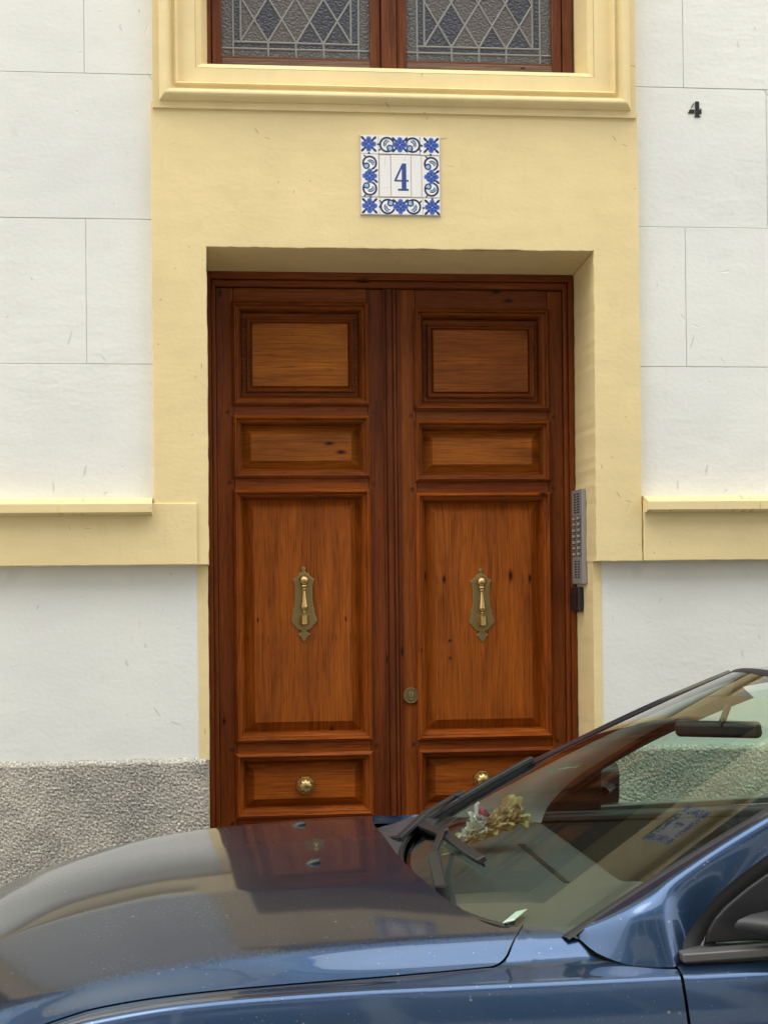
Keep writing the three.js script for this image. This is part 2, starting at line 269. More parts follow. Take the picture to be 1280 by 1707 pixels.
// band and sill moulding left and right
function profileBar(x0, x1, prof, grain = 'h') { // prof: [z, y] closed
  const g = new THREE.ExtrudeGeometry(new THREE.Shape(prof.map((p) => new THREE.Vector2(...p))), { depth: x1 - x0, bevelEnabled: false, curveSegments: 6 }); g.rotateY(-Math.PI / 2); g.translate(x1, 0, 0); return boxUV(toCreasedNormals(g, 0.5), grain);
}
for (const sg of [-1, 1]) {
  const a = sg < 0 ? -HX : 0.823, b = sg < 0 ? -0.679 : HX;
  const q = [[a, 1.663], [b, 1.663], [b, 1.866], [a, 1.866]], pts = []; q.forEach((p, i) => { const n = q[(i + 1) % 4]; pts.push(...jitterLine(p[0], p[1], n[0], n[1], 0.03, 0.002, i * 3 + sg)); });
  const g = new THREE.ExtrudeGeometry(new THREE.Shape(pts.map((p) => new THREE.Vector2(...p))), { depth: 0.06, bevelEnabled: true, bevelThickness: 0.003, bevelSize: 0.003, bevelOffset: -0.003, bevelSegments: 2 }); g.translate(0, 0, sg < 0 ? -0.026 : -0.029);
  part('string_course', boxUV(g), mYellow, house, 'plain yellow band below the sill moulding');
  const c = sg < 0 ? -HX : 0.826, d = sg < 0 ? -0.825 : HX;
  part('sill_moulding', profileBar(c, d, [[-0.02, 1.886], [0.03, 1.883], [0.055, 1.872], [0.074, 1.868], [0.079, 1.862], [0.079, 1.835], [0.074, 1.8315], [0.05, 1.826], [0.02, 1.826], [-0.02, 1.83]], 'v'), mSill, house, 'projecting yellow sill moulding with chipped paint');
}

// ---------------------------------------------------------------- the double door
const pegGeo = new THREE.CylinderGeometry(0.0065, 0.007, 0.006, 9); pegGeo.rotateX(Math.PI / 2);
{ // frame
  const f = group('door_frame', house, 'dark reddish brown wooden door frame'), z = -0.268;
  part('frame_post', merge(bx(-0.645, -0.628, -0.1, 2.69, -0.36, z + 0.004, 0.003), bx(-0.629, -0.611, -0.1, 2.652, -0.36, z - 0.008, 0.006)), mFrame, f);
  part('frame_post', merge(bx(0.64, 0.6585, -0.1, 2.69, -0.36, z + 0.004, 0.003), bx(0.623, 0.641, -0.1, 2.652, -0.36, z - 0.008, 0.006)), mFrame, f);
  part('frame_head', merge(bx(-0.628, 0.64, 2.664, 2.706, -0.36, z + 0.004, 0.003, 'h'), bx(-0.628, 0.64, 2.638, 2.665, -0.36, z - 0.006, 0.008, 'h')), mFrame, f);
  part('threshold', bx(-0.645, 0.6585, -0.1, 0.05, -0.42, -0.2, 0.01), mPaving, f);
}
const ZL = -0.293; // face of stiles and rails
const ovolo = (w, h, n = 5) => { const o = []; for (let i = 0; i <= n; i++) { const a = i / n * Math.PI / 2; o.push([w * (1 - Math.cos(a)), h * Math.sin(a)]); } return o; };
const arc = (d0, z0, d1, z1, bulge, n = 5) => { const o = []; for (let i = 0; i <= n; i++) { const t = i / n, b = bulge * Math.sin(t * Math.PI); o.push([lerp(d0, d1, t), lerp(z0, z1, t) + b]); } return o; };
const pOuter = [[-0.004, -0.02], [-0.003, 0.0085], [0, 0.012], ...arc(0.003, 0.0135, 0.0125, 0.010, 0.0055), [0.0135, 0.0035], [0.0165, 0.0035], ...arc(0.018, 0.003, 0.0285, -0.013, 0.003), [0.0295, -0.0185], [0.031, -0.0285]];
const pInner = [[-0.001, -0.032], [0, -0.014], ...arc(0.002, -0.0125, 0.0085, -0.016, 0.003), [0.0095, -0.021], [0.011, -0.021], ...arc(0.0118, -0.021, 0.016, -0.026, 0.002), [0.0165, -0.032]];
const at = (prof, z) => prof.map(([d, h]) => [d, z + h * 1.3]);
function raised(x0, x1, y0, y1, bevel, zEdge, zField, grain) { // sunk edge, sloped border, raised field
  return boxUVkeep(rectFrameFull(x0, x1, y0, y1, [[0, zEdge], [bevel * 0.12, zEdge], [bevel, zField - 0.0035], [bevel + 0.0012, zField]]), grain);
}
function rectFrameFull(x0, x1, y0, y1, prof) {
  const g = rectFrame(x0, x1, y0, y1, prof, 0.3), d = prof[prof.length - 1][0], f = new THREE.PlaneGeometry(x1 - x0 - 2 * d, y1 - y0 - 2 * d); f.translate((x0 + x1) / 2, (y0 + y1) / 2, prof[prof.length - 1][1]); return mergeGeometries([plain(g), plain(f)]);
}
function boxUVkeep(g, grain) { const s = rnd() * 5; return boxUV(g, grain, s, s * 1.3); }
function makeLeaf(x0, x1, px0, px1, ys, label) {
  const leaf = group('door_leaf', house, label), zb = -0.345;
  part('stile', bx(x0, px0 + 0.002, 0.06, 2.636, zb, ZL, 0.002, 'v', rnd() * 4), pick(vStile), leaf);
  part('stile', bx(px1 - 0.002, x1, 0.06, 2.636, zb, ZL, 0.002, 'v', rnd() * 4), pick(vStile), leaf);
  const edges = [2.636, ...ys, 0.06];
  for (let i = 0; i < edges.length; i += 2) part('rail', bx(px0 + 0.003, px1 - 0.003, edges[i + 1] - 0.001, edges[i] + 0.001, zb, ZL - 0.001, 0.002, 'h', rnd() * 4), pick(i > 2 ? vRail : vStile), leaf);
  for (let i = 0; i < ys.length; i += 2) {
    const k = i / 2, y1 = ys[i], y0 = ys[i + 1], low = k >= 2, grain = k === 2 ? 'v' : 'h';
    part('panel_moulding', rectFrame(px0, px1, y0, y1, at(pOuter, ZL)), pick(k >= 2 ? vRail : vMould), leaf);
    const i0 = 0.029;
    if (k === 0) {
      part('panel_ground', raised(px0 + i0, px1 - i0, y0 + i0, y1 - i0, 0.004, ZL - 0.036, ZL - 0.035, grain), pick(vStile), leaf);
      part('panel_moulding', rectFrame(px0 + i0 + 0.019, px1 - i0 - 0.019, y0 + i0 + 0.019, y1 - i0 - 0.019, at(pInner, ZL)), pick(vMould), leaf);
      part('panel', raised(px0 + i0 + 0.034, px1 - i0 - 0.034, y0 + i0 + 0.034, y1 - i0 - 0.034, 0.006, ZL - 0.035, ZL - 0.022, grain), pick(vPanelHigh), leaf);
    } else part('panel', raised(px0 + i0, px1 - i0, y0 + i0, y1 - i0, k === 2 ? 0.036 : 0.03, ZL - 0.036, ZL - 0.013, grain), pick(low ? vPanelLow : vPanelHigh), leaf);
  }
  for (let i = 1; i + 1 < edges.length; i += 1) { if (i % 2) continue; for (const x of [px0 - 0.016, px1 + 0.016]) { const g = pegGeo.clone(); g.translate(x + rr(-0.003, 0.003), (edges[i] + edges[i + 1]) / 2 + rr(-0.006, 0.006), ZL + 0.001); part('peg', g, mPeg, leaf); } }
  return leaf;
}
const leafL = makeLeaf(-0.610, -0.021, -0.553, -0.077, [2.586, 2.226, 2.186, 1.970, 1.926, 1.044, 1.001, 0.780, 0.742, 0.22], 'left door leaf of varnished oak with brass knocker');
const leafR = makeLeaf(0.038, 0.622, 0.090, 0.571, [2.567, 2.208, 2.169, 1.956, 1.912, 1.041, 1.003, 0.780, 0.742, 0.22], 'right door leaf of varnished oak with lock');
{ // moulded astragal that covers the joint of the leaves
  const pr = [[-0.024, -0.05], [-0.024, 0.004], [-0.021, 0.007], [-0.0165, 0.007], [-0.0155, 0.002], [-0.0125, 0.002], [-0.011, 0.011], [-0.004, 0.0145], [0.003, 0.0145], [0.0075, 0.011], [0.0085, 0.0045], [0.011, 0.0045], [0.0125, 0.0105], [0.0165, 0.0125], [0.0205, 0.0105], [0.0215, 0.0035], [0.0245, 0.0035], [0.026, 0.008], [0.031, 0.008], [0.033, 0.003], [0.040, 0.003], [0.040, -0.05]];
  const g = new THREE.ExtrudeGeometry(new THREE.Shape(pr.map(([x, z]) => new THREE.Vector2(x, z))), { depth: 2.576, bevelEnabled: false }); g.rotateX(-Math.PI / 2); g.scale(1, 1, -1); // x, y(up), z
  const p = g.attributes.position; for (let i = 0; i < p.count; i++) p.setZ(i, p.getZ(i)); g.translate(0, 0.06, ZL);
  const idx = g.index; const h = idx ? g.toNonIndexed() : g; const a = h.attributes.position; for (let i = 0; i < a.count; i += 3) { const x = a.getX(i), y = a.getY(i), z = a.getZ(i); a.setXYZ(i, a.getX(i + 1), a.getY(i + 1), a.getZ(i + 1)); a.setXYZ(i + 1, x, y, z); } h.computeVertexNormals();
  part('astragal', boxUV(toCreasedNormals(h, 0.5), 'v', 0.3, 0), mAstragal, leafR, 'worn beaded cover strip between the leaves');
}
// brass fittings
function knockerGeo() {
  const k = 0.000363, half = [[0, 212], [16, 222], [22, 240], [12, 252], [16, 266], [46, 280], [58, 300], [78, 322], [107, 336], [104, 350], [92, 366], [90, 380], [84, 420], [84, 520], [90, 590], [104, 632], [100, 660], [112, 690], [128, 735], [122, 752], [104, 772], [82, 800], [62, 822], [34, 830], [22, 842], [34, 856], [62, 868], [48, 884], [26, 908], [18, 924], [8, 938], [0, 944]];
  const pts = [...half.map(([x, y]) => [x, y]), ...half.slice(1, -1).reverse().map(([x, y]) => [-x, y])].map(([x, y]) => new THREE.Vector2(x * k, (580 - y) * k));
  const plate = new THREE.ExtrudeGeometry(new THREE.Shape(pts), { depth: 0.0025, bevelEnabled: true, bevelThickness: 0.0018, bevelSize: 0.0018, bevelOffset: -0.0018, bevelSegments: 2 });
  const lathe = (rows, seg = 20) => new THREE.LatheGeometry(rows.map(([r, y]) => new THREE.Vector2(Math.max(r * k, 0.00001), (580 - y) * k)), seg);
  const grip = lathe([[0, 640], [14, 640], [28, 632], [38, 612], [38, 598], [30, 560], [22, 500], [16, 448], [16, 440], [24, 436], [24, 424], [18, 420], [28, 414], [38, 408], [38, 398], [30, 392], [22, 388], [0, 386]]); grip.translate(0, 0, 0.021);
  const ball = new THREE.SphereGeometry(50 * k, 20, 14); ball.translate(0, (580 - 345) * k, 0.021);
  const neck = rod([0, (580 - 345) * k, 0.003], [0, (580 - 345) * k, 0.02], 0.012, 14, 0.009);
  const low = lathe([[0, 668], [16, 668], [16, 652], [22, 648], [14, 640], [0, 640]]); low.translate(0, 0, 0.021);
  const hex = new THREE.CylinderGeometry(44 * k, 48 * k, 84 * k, 6); hex.rotateY(Math.PI / 6); hex.translate(0, (580 - 728) * k, 0.021);
  const cap = new THREE.CylinderGeometry(20 * k, 46 * k, 18 * k, 12); cap.translate(0, (580 - 677) * k, 0.021); const cup = new THREE.CylinderGeometry(46 * k, 30 * k, 14 * k, 12); cup.translate(0, (580 - 777) * k, 0.021);
  const stud = new THREE.SphereGeometry(0.017, 14, 10); stud.scale(1, 1, 0.5); stud.translate(0, (580 - 735) * k, 0.005);
  return [plain(plate), merge(grip, ball, neck, low, toCreasedNormals(hex.toNonIndexed(), 0.3), cap, cup, stud)];
}
const KN = knockerGeo();
{
  const zp = ZL - 0.0128;
  const kp = part('knocker_plate', KN[0], mBrassPlate, leafL, 'shaped brass plate of the knocker'); kp.position.set(-0.3115, 1.5235, zp); const a = part('door_knocker', KN[1], mBrass, leafL, 'brass baluster door knocker'); a.position.copy(kp.position);
  const kr = part('knocker_plate', KN[0], mBrassPlate, leafR, 'shaped brass plate of the knocker'); kr.position.set(0.3215, 1.512, zp); kr.rotation.z = 0.02; const b = part('door_knocker', KN[1], mBrass, leafR, 'brass baluster door knocker'); b.position.copy(kr.position); b.rotation.z = 0.02;
  const oct = new THREE.CylinderGeometry(0.033, 0.0365, 0.009, 8); oct.rotateX(Math.PI / 2); oct.rotateZ(Math.PI / 8); oct.translate(0, 0, 0.0045);
  const ring = new THREE.CylinderGeometry(0.027, 0.031, 0.008, 8); ring.rotateX(Math.PI / 2); ring.rotateZ(Math.PI / 8); ring.translate(0, 0, 0.012);
  const boss = new THREE.SphereGeometry(0.022, 32, 16); { const p = boss.attributes.position; for (let i = 0; i < p.count; i++) { const t = Math.atan2(p.getY(i), p.getX(i)), f = 1 + 0.09 * Math.cos(t * 8); p.setXYZ(i, p.getX(i) * f, p.getY(i) * f, p.getZ(i) * 0.62 + 0.02); } boss.computeVertexNormals(); }
  const knob = merge(toCreasedNormals(oct.toNonIndexed(), 0.3), toCreasedNormals(ring.toNonIndexed(), 0.3), boss);
  const c = part('door_knob', knob, mBrass, leafL, 'eight sided brass knob'); c.position.set(-0.3125, 0.887, zp); const d = part('door_knob', knob, mBrass, leafR, 'eight sided brass knob'); d.position.set(0.3185, 0.893, zp);
  const disc = new THREE.CylinderGeometry(0.0265, 0.0285, 0.005, 28); disc.rotateX(Math.PI / 2); const cyl = new THREE.CylinderGeometry(0.0085, 0.0085, 0.008, 18); cyl.rotateX(Math.PI / 2); cyl.translate(0, 0.005, 0.003);
  const rimR = new THREE.TorusGeometry(0.026, 0.002, 6, 28); rimR.translate(0, 0, 0.002);
  const lock = part('lock_plate', merge(disc, rimR), mBrassDark, leafR, 'round brass lock plate'); lock.position.set(0.063, 1.197, ZL + 0.0055);
  const lc = part('lock_cylinder', merge(cyl, bx(-0.004, 0.004, -0.016, 0.004, 0, 0.0065)), mBrass, leafR); lc.position.copy(lock.position);
  const kh = part('key_slot', bx(-0.001, 0.001, -0.002, 0.010, 0.006, 0.0075), mHole, leafR); kh.position.copy(lock.position);
  for (const [x, y] of [[0.206, 1.389], [0.208, 1.327]]) { const g = new THREE.CylinderGeometry(0.005, 0.0045, 0.003, 10); g.rotateX(Math.PI / 2); const m = part('filled_hole', g, mHole, leafR); m.position.set(x, y, ZL - 0.012); }
}
// ---------------------------------------------------------------- window over the door
const winMould = [[-0.001, -0.03], [0, 0.040], [0.0008, 0.0415], [0.021, 0.044], [0.0225, 0.0445], [0.023, 0.054], [0.0245, 0.0555], ...arc(0.025, 0.057, 0.056, 0.069, 0.0125, 8), [0.0565, 0.062], [0.0575, 0.060], ...arc(0.058, 0.06, 0.072, 0.050, -0.006, 6), [0.0725, 0.050], [0.0735, 0.056], ...arc(0.074, 0.0565, 0.083, 0.0555, 0.0035, 5), [0.0835, 0.050], [0.0845, 0.034], [0.0855, 0.031], [0.128, 0.027], [0.14, 0.0255], [0.142, 0.02]];
part('window_surround', rectFrame(-0.812, 0.812, 3.166, 4.83, winMould, 0.45), mYellowTrim, house, 'moulded yellow plaster surround of the window');
part('window_reveal', rectFrame(-0.672, 0.672, 3.304, 4.69, [[0, 0.022], [0.003, 0.0265], [0.02, 0.01], [0.038, -0.07], [0.048, -0.2]], 0.3), mYellow, house);
const glassBump = tex(512, 512, (x, y) => { const v = 128 + 170 * fbm(x * 24, y * 26, 24, 26, 3, 171); return [v, v, v]; }, false, [1 / 0.22, 1 / 0.22]);
const pane = (c) => phys(c, 0.22, { bumpMap: glassBump, bumpScale: 0.004, transmission: 0.25, thickness: 0, ior: 1.5 });
const mPaneGrey = pane(rgb(0.125, 0.12, 0.11)), mPaneMauve = pane(rgb(0.125, 0.112, 0.10)), mPaneBlue = pane(rgb(0.058, 0.062, 0.078));
function clipPoly(poly, x0, x1, y0, y1) {
  const cut = (ps, f) => { const o = []; for (let i = 0; i < ps.length; i++) { const a = ps[i], b = ps[(i + 1) % ps.length], fa = f(a), fb = f(b); if (fa >= 0) o.push(a); if (fa * fb < 0) { const t = fa / (fa - fb); o.push([lerp(a[0], b[0], t), lerp(a[1], b[1], t)]); } } return o; };
  for (const f of [(p) => p[0] - x0, (p) => x1 - p[0], (p) => p[1] - y0, (p) => y1 - p[1]]) { poly = cut(poly, f); if (poly.length < 3) return []; } return poly;
}
function paneGeo(poly) { const g = new THREE.ExtrudeGeometry(new THREE.Shape(poly.map((p) => new THREE.Vector2(...p))), { depth: 0.004, bevelEnabled: false }); return boxUV(g, 'v', rnd(), rnd()); }
function casement(x0, x1, gx0, gx1, label) {
  const c = group('window_casement', house, label), y0 = 3.346, y1 = 4.62, gy0 = 3.388, gy1 = 4.575, z = -0.118;
  part('stile', bx(x0, gx0, y0, y1, -0.15, -0.098, 0.004, 'v', rnd() * 4), mWinWood, c); part('stile', bx(gx1, x1, y0, y1, -0.15, -0.098, 0.004, 'v', rnd() * 4), mWinWood, c);
  part('rail', bx(gx0 - 0.001, gx1 + 0.001, y0, gy0 - 0.006, -0.15, -0.096, 0.004, 'h', rnd() * 4), mWinGrey, c, 'weathered grey bottom rail'); part('rail', bx(gx0, gx1, gy1, y1, -0.15, -0.1, 0.004, 'h', rnd() * 4), mWinWood, c);
  part('glazing_bead', rod([gx0, gy0 - 0.004, -0.105], [gx1, gy0 - 0.004, -0.105], 0.0065, 8), mWinWood, c);
  const m = 0.0255 + 0.0375, hw = (gx1 - gx0 - 2 * m) / 8, ix0 = gx0 + m, ix1 = gx1 - m, iy0 = gy0 + 0.054, iy1 = gy1 - 0.054, hh = (iy1 - iy0) / 14, kinds = [mPaneMauve, mPaneBlue];
  const add = (poly, mat) => { if (poly.length < 3) return; const p = part('pane', paneGeo(poly), mat, c); p.position.z = z + rr(-0.0008, 0.0008); };
  for (let i = -1; i <= 9; i++) for (let j = -1; j <= 15; j++) { if ((i + j) % 2 === 0) continue; const cx = ix0 + i * hw, cy = iy0 + j * hh; add(clipPoly([[cx - hw, cy], [cx, cy - hh], [cx + hw, cy], [cx, cy + hh]], ix0, ix1, iy0, iy1), kinds[hash01(i, j, Math.round(gx0 * 100)) < 0.5 ? 0 : 1]); }
  const bx0 = gx0 + 0.0375, bx1 = gx1 - 0.0375, by0 = gy0 + 0.032, by1 = gy1 - 0.032, R = (a, b, d, e, mat) => add([[a, d], [b, d], [b, e], [a, e]], mat);
  R(gx0, bx0, by0, by1, mPaneGrey); R(bx1, gx1, by0, by1, mPaneGrey); R(bx0, ix0, iy0, iy1, mPaneBlue); R(ix1, bx1, iy0, iy1, mPaneBlue);
  const cuts = [gx0, bx0, ix0 + 2 * hw, ix0 + 4 * hw, ix0 + 6 * hw, bx1, gx1];
  for (let k = 0; k < 6; k++) { R(cuts[k], cuts[k + 1], gy0, by0, mPaneGrey); R(cuts[k], cuts[k + 1], by1, gy1, mPaneGrey); if (k > 0 && k < 5) { R(cuts[k], cuts[k + 1], by0, iy0, mPaneBlue); R(cuts[k], cuts[k + 1], iy1, by1, mPaneBlue); } }
  const came = (a, b) => { const j = () => rr(-0.0012, 0.0012), g = rod([a[0] + j(), a[1] + j(), 0], [b[0] + j(), b[1] + j(), 0], 0.0041, 7); g.scale(1, 1, 0.8); g.translate(0, 0, z + 0.0045); part('lead_came', g, mLead, c); };
  for (let k = -7; k <= 4; k++) for (const s of [1, -1]) { // diagonals
    const xs = s > 0 ? ix0 + 2 * hw * k : ix0 + 2 * hw * (k + 7 - 3 + 0), sx = s > 0 ? xs : ix0 + 2 * hw * (4 - k); let a = [sx, iy0], b = [sx + s * hw * 14, iy1];
    const t0 = s > 0 ? Math.max(0, (ix0 - a[0]) / (b[0] - a[0])) : Math.max(0, (a[0] - ix1) / (a[0] - b[0])), t1 = s > 0 ? Math.min(1, (ix1 - a[0]) / (b[0] - a[0])) : Math.min(1, (a[0] - ix0) / (a[0] - b[0])); if (t1 - t0 < 0.01) continue;
    came([lerp(a[0], b[0], t0), lerp(a[1], b[1], t0)], [lerp(a[0], b[0], t1), lerp(a[1], b[1], t1)]);
  }
  for (const y of [by0, by1]) came([gx0, y], [gx1, y]); for (const y of [iy0, iy1]) came([bx0, y], [bx1, y]); for (const x of [bx0, bx1]) came([x, gy0], [x, gy1]); for (const x of [ix0, ix1]) came([x, iy0], [x, iy1]);
  for (const x of cuts.slice(2, 5)) { came([x, gy0], [x, iy0]); came([x, iy1], [x, gy1]); }
  return c;
}
casement(-0.617, -0.043, -0.583, -0.079, 'left leaded casement window above the door'); casement(0.013, 0.588, 0.048, 0.553, 'right leaded casement window above the door');
{
  const f = group('window_frame', house, 'flaking brown window frame above the door');
  part('frame_post', bx(-0.653, -0.619, 3.34, 4.66, -0.19, -0.09, 0.004, 'v', 1.1), mWinWood, f); part('frame_post', bx(0.590, 0.625, 3.34, 4.66, -0.19, -0.09, 0.004, 'v', 2.3), mWinWood, f);
  part('frame_post', bx(-0.041, 0.0115, 3.34, 4.64, -0.17, -0.084, 0.007, 'v', 3.7), mWinWood, f, 'worn rounded centre post'); part('frame_head', bx(-0.619, 0.59, 4.622, 4.66, -0.19, -0.09, 0.004, 'h'), mWinWood, f);
  part('frame_sill', bx(-0.619, 0.59, 3.30, 3.3445, -0.19, -0.094, 0.003, 'h'), mWinGrey, f);
}
// other windows of the front
const mDarkGlass = phys(rgb(0.02, 0.022, 0.024), 0.04, { ior: 1.5 }), mShutter = std(rgb(0.16, 0.07, 0.035), 0.6);
for (const [x0, x1, y0, y1] of winHoles) {
  const w = group('window', house);
  part('window_surround', rectFrame(x0 - 0.15, x1 + 0.15, y0 - 0.17, y1 + 0.15, winMould, 0.45), mYellowTrim, w);
  part('frame', rectFrame(x0 - 0.01, x1 + 0.01, y0 - 0.03, y1 + 0.01, [[0, -0.11], [0.001, -0.08], [0.07, -0.08], [0.072, -0.11]], 0.3), mShutter, w);
  part('frame', bx((x0 + x1) / 2 - 0.04, (x0 + x1) / 2 + 0.04, y0 + 0.02, y1 - 0.02, -0.13, -0.078, 0.004), mShutter, w);
  part('pane', bx(x0 + 0.05, (x0 + x1) / 2 - 0.03, y0 + 0.03, y1 - 0.04, -0.115, -0.108), mDarkGlass, w); part('pane', bx((x0 + x1) / 2 + 0.03, x1 - 0.05, y0 + 0.03, y1 - 0.04, -0.115, -0.108), mDarkGlass, w);
}
// ---------------------------------------------------------------- number tiles, stencilled number, intercom
{
  const S = 1024, cv = document.createElement('canvas'); cv.width = cv.height = S; const c = cv.getContext('2d'), k = S / 765;
  c.fillStyle = '#eceae4'; c.fillRect(0, 0, S, S); c.setTransform(k, 0, 0, k, 0, 0); c.lineCap = 'round';
  const NAVY = '#27375c', BLUE = '#3f5ea8', PALE = '#9db8d9', DEEP = '#2b4490';
  const petal = (cx, cy, a, r0, r1, w, f) => { c.save(); c.translate(cx, cy); c.rotate(a); c.beginPath(); c.moveTo(r0, 0); c.bezierCurveTo(lerp(r0, r1, 0.2), w, lerp(r0, r1, 1.05), w * 1.15, r1, 0); c.bezierCurveTo(lerp(r0, r1, 1.05), -w * 1.15, lerp(r0, r1, 0.2), -w, r0, 0); c.fillStyle = f; c.fill(); c.restore(); };
  const lance = (cx, cy, a, r0, r1, w, f) => { c.save(); c.translate(cx, cy); c.rotate(a); c.beginPath(); c.moveTo(r0, -2); c.quadraticCurveTo(lerp(r0, r1, 0.5), -w * 1.4, r1, -w * 0.5); c.lineTo(r1, w * 0.5); c.quadraticCurveTo(lerp(r0, r1, 0.5), w * 1.4, r0, 2); c.fillStyle = f; c.fill(); c.restore(); };
  const flower = (cx, cy, r, leaves) => { for (const a of leaves) lance(cx, cy, a, r * 0.7, r * 1.5, r * 0.2, NAVY); for (let q = 0; q < 4; q++) petal(cx, cy, q * Math.PI / 2 + Math.PI / 4, 4, r * 0.86, r * 0.34, DEEP); for (let q = 0; q < 4; q++) { petal(cx, cy, q * Math.PI / 2, 2, r * 1.08, r * 0.46, '#5f7cc0'); petal(cx, cy, q * Math.PI / 2, 4, r * 0.92, r * 0.34, BLUE); lance(cx, cy, q * Math.PI / 2, 6, r * 0.62, r * 0.09, DEEP); } c.beginPath(); c.arc(cx, cy, r * 0.17, 0, 7); c.fillStyle = DEEP; c.fill(); c.beginPath(); c.arc(cx, cy, r * 0.09, 0, 7); c.fillStyle = '#b9c6ea'; c.fill(); };
  const scroll = (cx, cy, r, sx, sy, turn) => { c.save(); c.translate(cx, cy); c.rotate(turn); c.scale(sx, sy); c.strokeStyle = NAVY; c.lineWidth = 19; c.beginPath(); c.arc(0, 0, r, Math.PI * 0.36, Math.PI * 1.86); c.stroke(); c.beginPath(); c.arc(r * 0.42, r * 0.52, r * 0.40, 0, 7); c.fillStyle = PALE; c.fill(); c.lineWidth = 13; c.beginPath(); c.arc(r * 0.42, r * 0.52, r * 0.42, -Math.PI * 0.95, Math.PI * 0.8); c.stroke(); c.fillStyle = NAVY; c.beginPath(); c.arc(r * 0.12, r * 0.62, r * 0.14, 0, 7); c.fill(); c.lineWidth = 16; c.strokeStyle = PALE; c.beginPath(); c.moveTo(-r * 0.32, r * 0.25); c.quadraticCurveTo(-r * 0.5, -r * 0.45, r * 0.15, -r * 0.66); c.stroke(); c.lineWidth = 9; c.strokeStyle = NAVY; c.beginPath(); c.moveTo(-r * 0.42, r * 0.2); c.quadraticCurveTo(-r * 0.62, -r * 0.4, -r * 0.05, -r * 0.72); c.stroke(); c.beginPath(); c.moveTo(-r * 0.16, r * 0.1); c.quadraticCurveTo(-r * 0.25, -r * 0.3, r * 0.28, -r * 0.48); c.stroke(); lance(-r * 0.9, r * 0.55, 2.3, 0, r * 0.5, r * 0.13, NAVY); c.restore(); };
  const D = [Math.PI / 4, 3 * Math.PI / 4, 5 * Math.PI / 4, 7 * Math.PI / 4];
  for (const [x, y] of [[78, 88], [680, 92], [82, 682], [686, 688]]) { flower(x, y, 68, D); c.fillStyle = NAVY; }
  for (const [x, y] of [[170, 90], [588, 96], [80, 176], [674, 182], [92, 600], [688, 606], [180, 690], [600, 696]]) { c.beginPath(); c.arc(x, y, 11, 0, 7); c.fillStyle = NAVY; c.fill(); }
  for (const y of [92, 686]) { const s = y < 400 ? 1 : -1; scroll(256, y, 66, 1, s, 0); scroll(504, y, 66, -1, s, 0); flower(380, y, 68, s > 0 ? [0.75, 2.39, -0.75, -2.39] : [-0.75, -2.39]); }
  for (const x of [84, 682]) { scroll(x, 272, 62, 1, 1, Math.PI / 2); scroll(x, 516, 62, -1, 1, Math.PI / 2); flower(x, 396, 66, [0.7, -0.7]); }
  // the figure 4
  c.fillStyle = '#35508f'; c.beginPath(); for (const [x, y] of [[398, 270], [438, 270], [438, 428], [460, 428], [460, 446], [438, 446], [438, 514], [460, 514], [460, 534], [356, 534], [356, 514], [392, 514], [392, 446], [322, 446], [322, 430]]) c.lineTo(x, y); c.closePath(); c.fill();
  c.fillStyle = '#eceae4'; c.beginPath(); c.moveTo(394, 322); c.lineTo(394, 428); c.lineTo(345, 428); c.closePath(); c.fill();
  c.strokeStyle = 'rgba(120,118,112,0.55)'; c.lineWidth = 2; for (const l of [[440, 200, 410, 250], [205, 510, 285, 495], [240, 210, 236, 300]]) { c.beginPath(); c.moveTo(l[0], l[1]); c.lineTo(l[2], l[3]); c.stroke(); }
  const t = new THREE.CanvasTexture(cv); t.colorSpace = THREE.SRGBColorSpace; t.magFilter = THREE.LinearFilter;
  const glaze = phys(0xffffff, 0.22, { map: t, clearcoat: 0.6, clearcoatRoughness: 0.12 }), M = 0.266, X0 = -0.128, Y0 = 2.825;
  const plaque = thing('house_number_plaque', 'blue and white tile plaque with number four above the wooden door', 'house number', [X0 + M / 2, Y0, 0.03]);
  const tile = (a, b, cc, d, name = 'tile') => { // rectangle in drawing units, y down
    const q = 1.6, x0 = (a + q) / 765 * M, x1 = (b - q) / 765 * M, y1 = M - (cc + q) / 765 * M, y0 = M - (d - q) / 765 * M, g = new RoundedBoxGeometry(x1 - x0, y1 - y0, 0.012, 2, 0.0016); g.translate((x0 + x1) / 2, (y0 + y1) / 2, 0);
    const h = plain(g), p = h.attributes.position, u = h.attributes.uv; for (let i = 0; i < p.count; i++) u.setXY(i, clamp(p.getX(i) / M, 0.002, 0.998), clamp(p.getY(i) / M, 0.002, 0.998));
    h.translate(-M / 2, 0, 0); const m = part(name, h, glaze, plaque); m.position.z = rr(0.0022, 0.0042); m.rotation.z = rr(-0.004, 0.004); return m;
  };
  tile(0, 174, 0, 182); tile(174, 456, 2, 182); tile(456, 574, 2, 182); tile(574, 765, 4, 188); tile(0, 172, 186, 596); tile(590, 765, 190, 596); tile(0, 178, 600, 765); tile(178, 596, 602, 765); tile(596, 765, 600, 765);
  tile(180, 290, 190, 592, 'blank_tile'); tile(290, 484, 190, 592, 'number_tile'); tile(484, 586, 190, 592, 'blank_tile');
  part('mortar_bed', bx(-M / 2 - 0.003, M / 2 + 0.003, -0.003, M + 0.003, -0.004, 0.0035, 0.002), std(rgb(0.55, 0.52, 0.45), 0.95, { bumpMap: roughBump, bumpScale: 0.002 }), plaque);
}
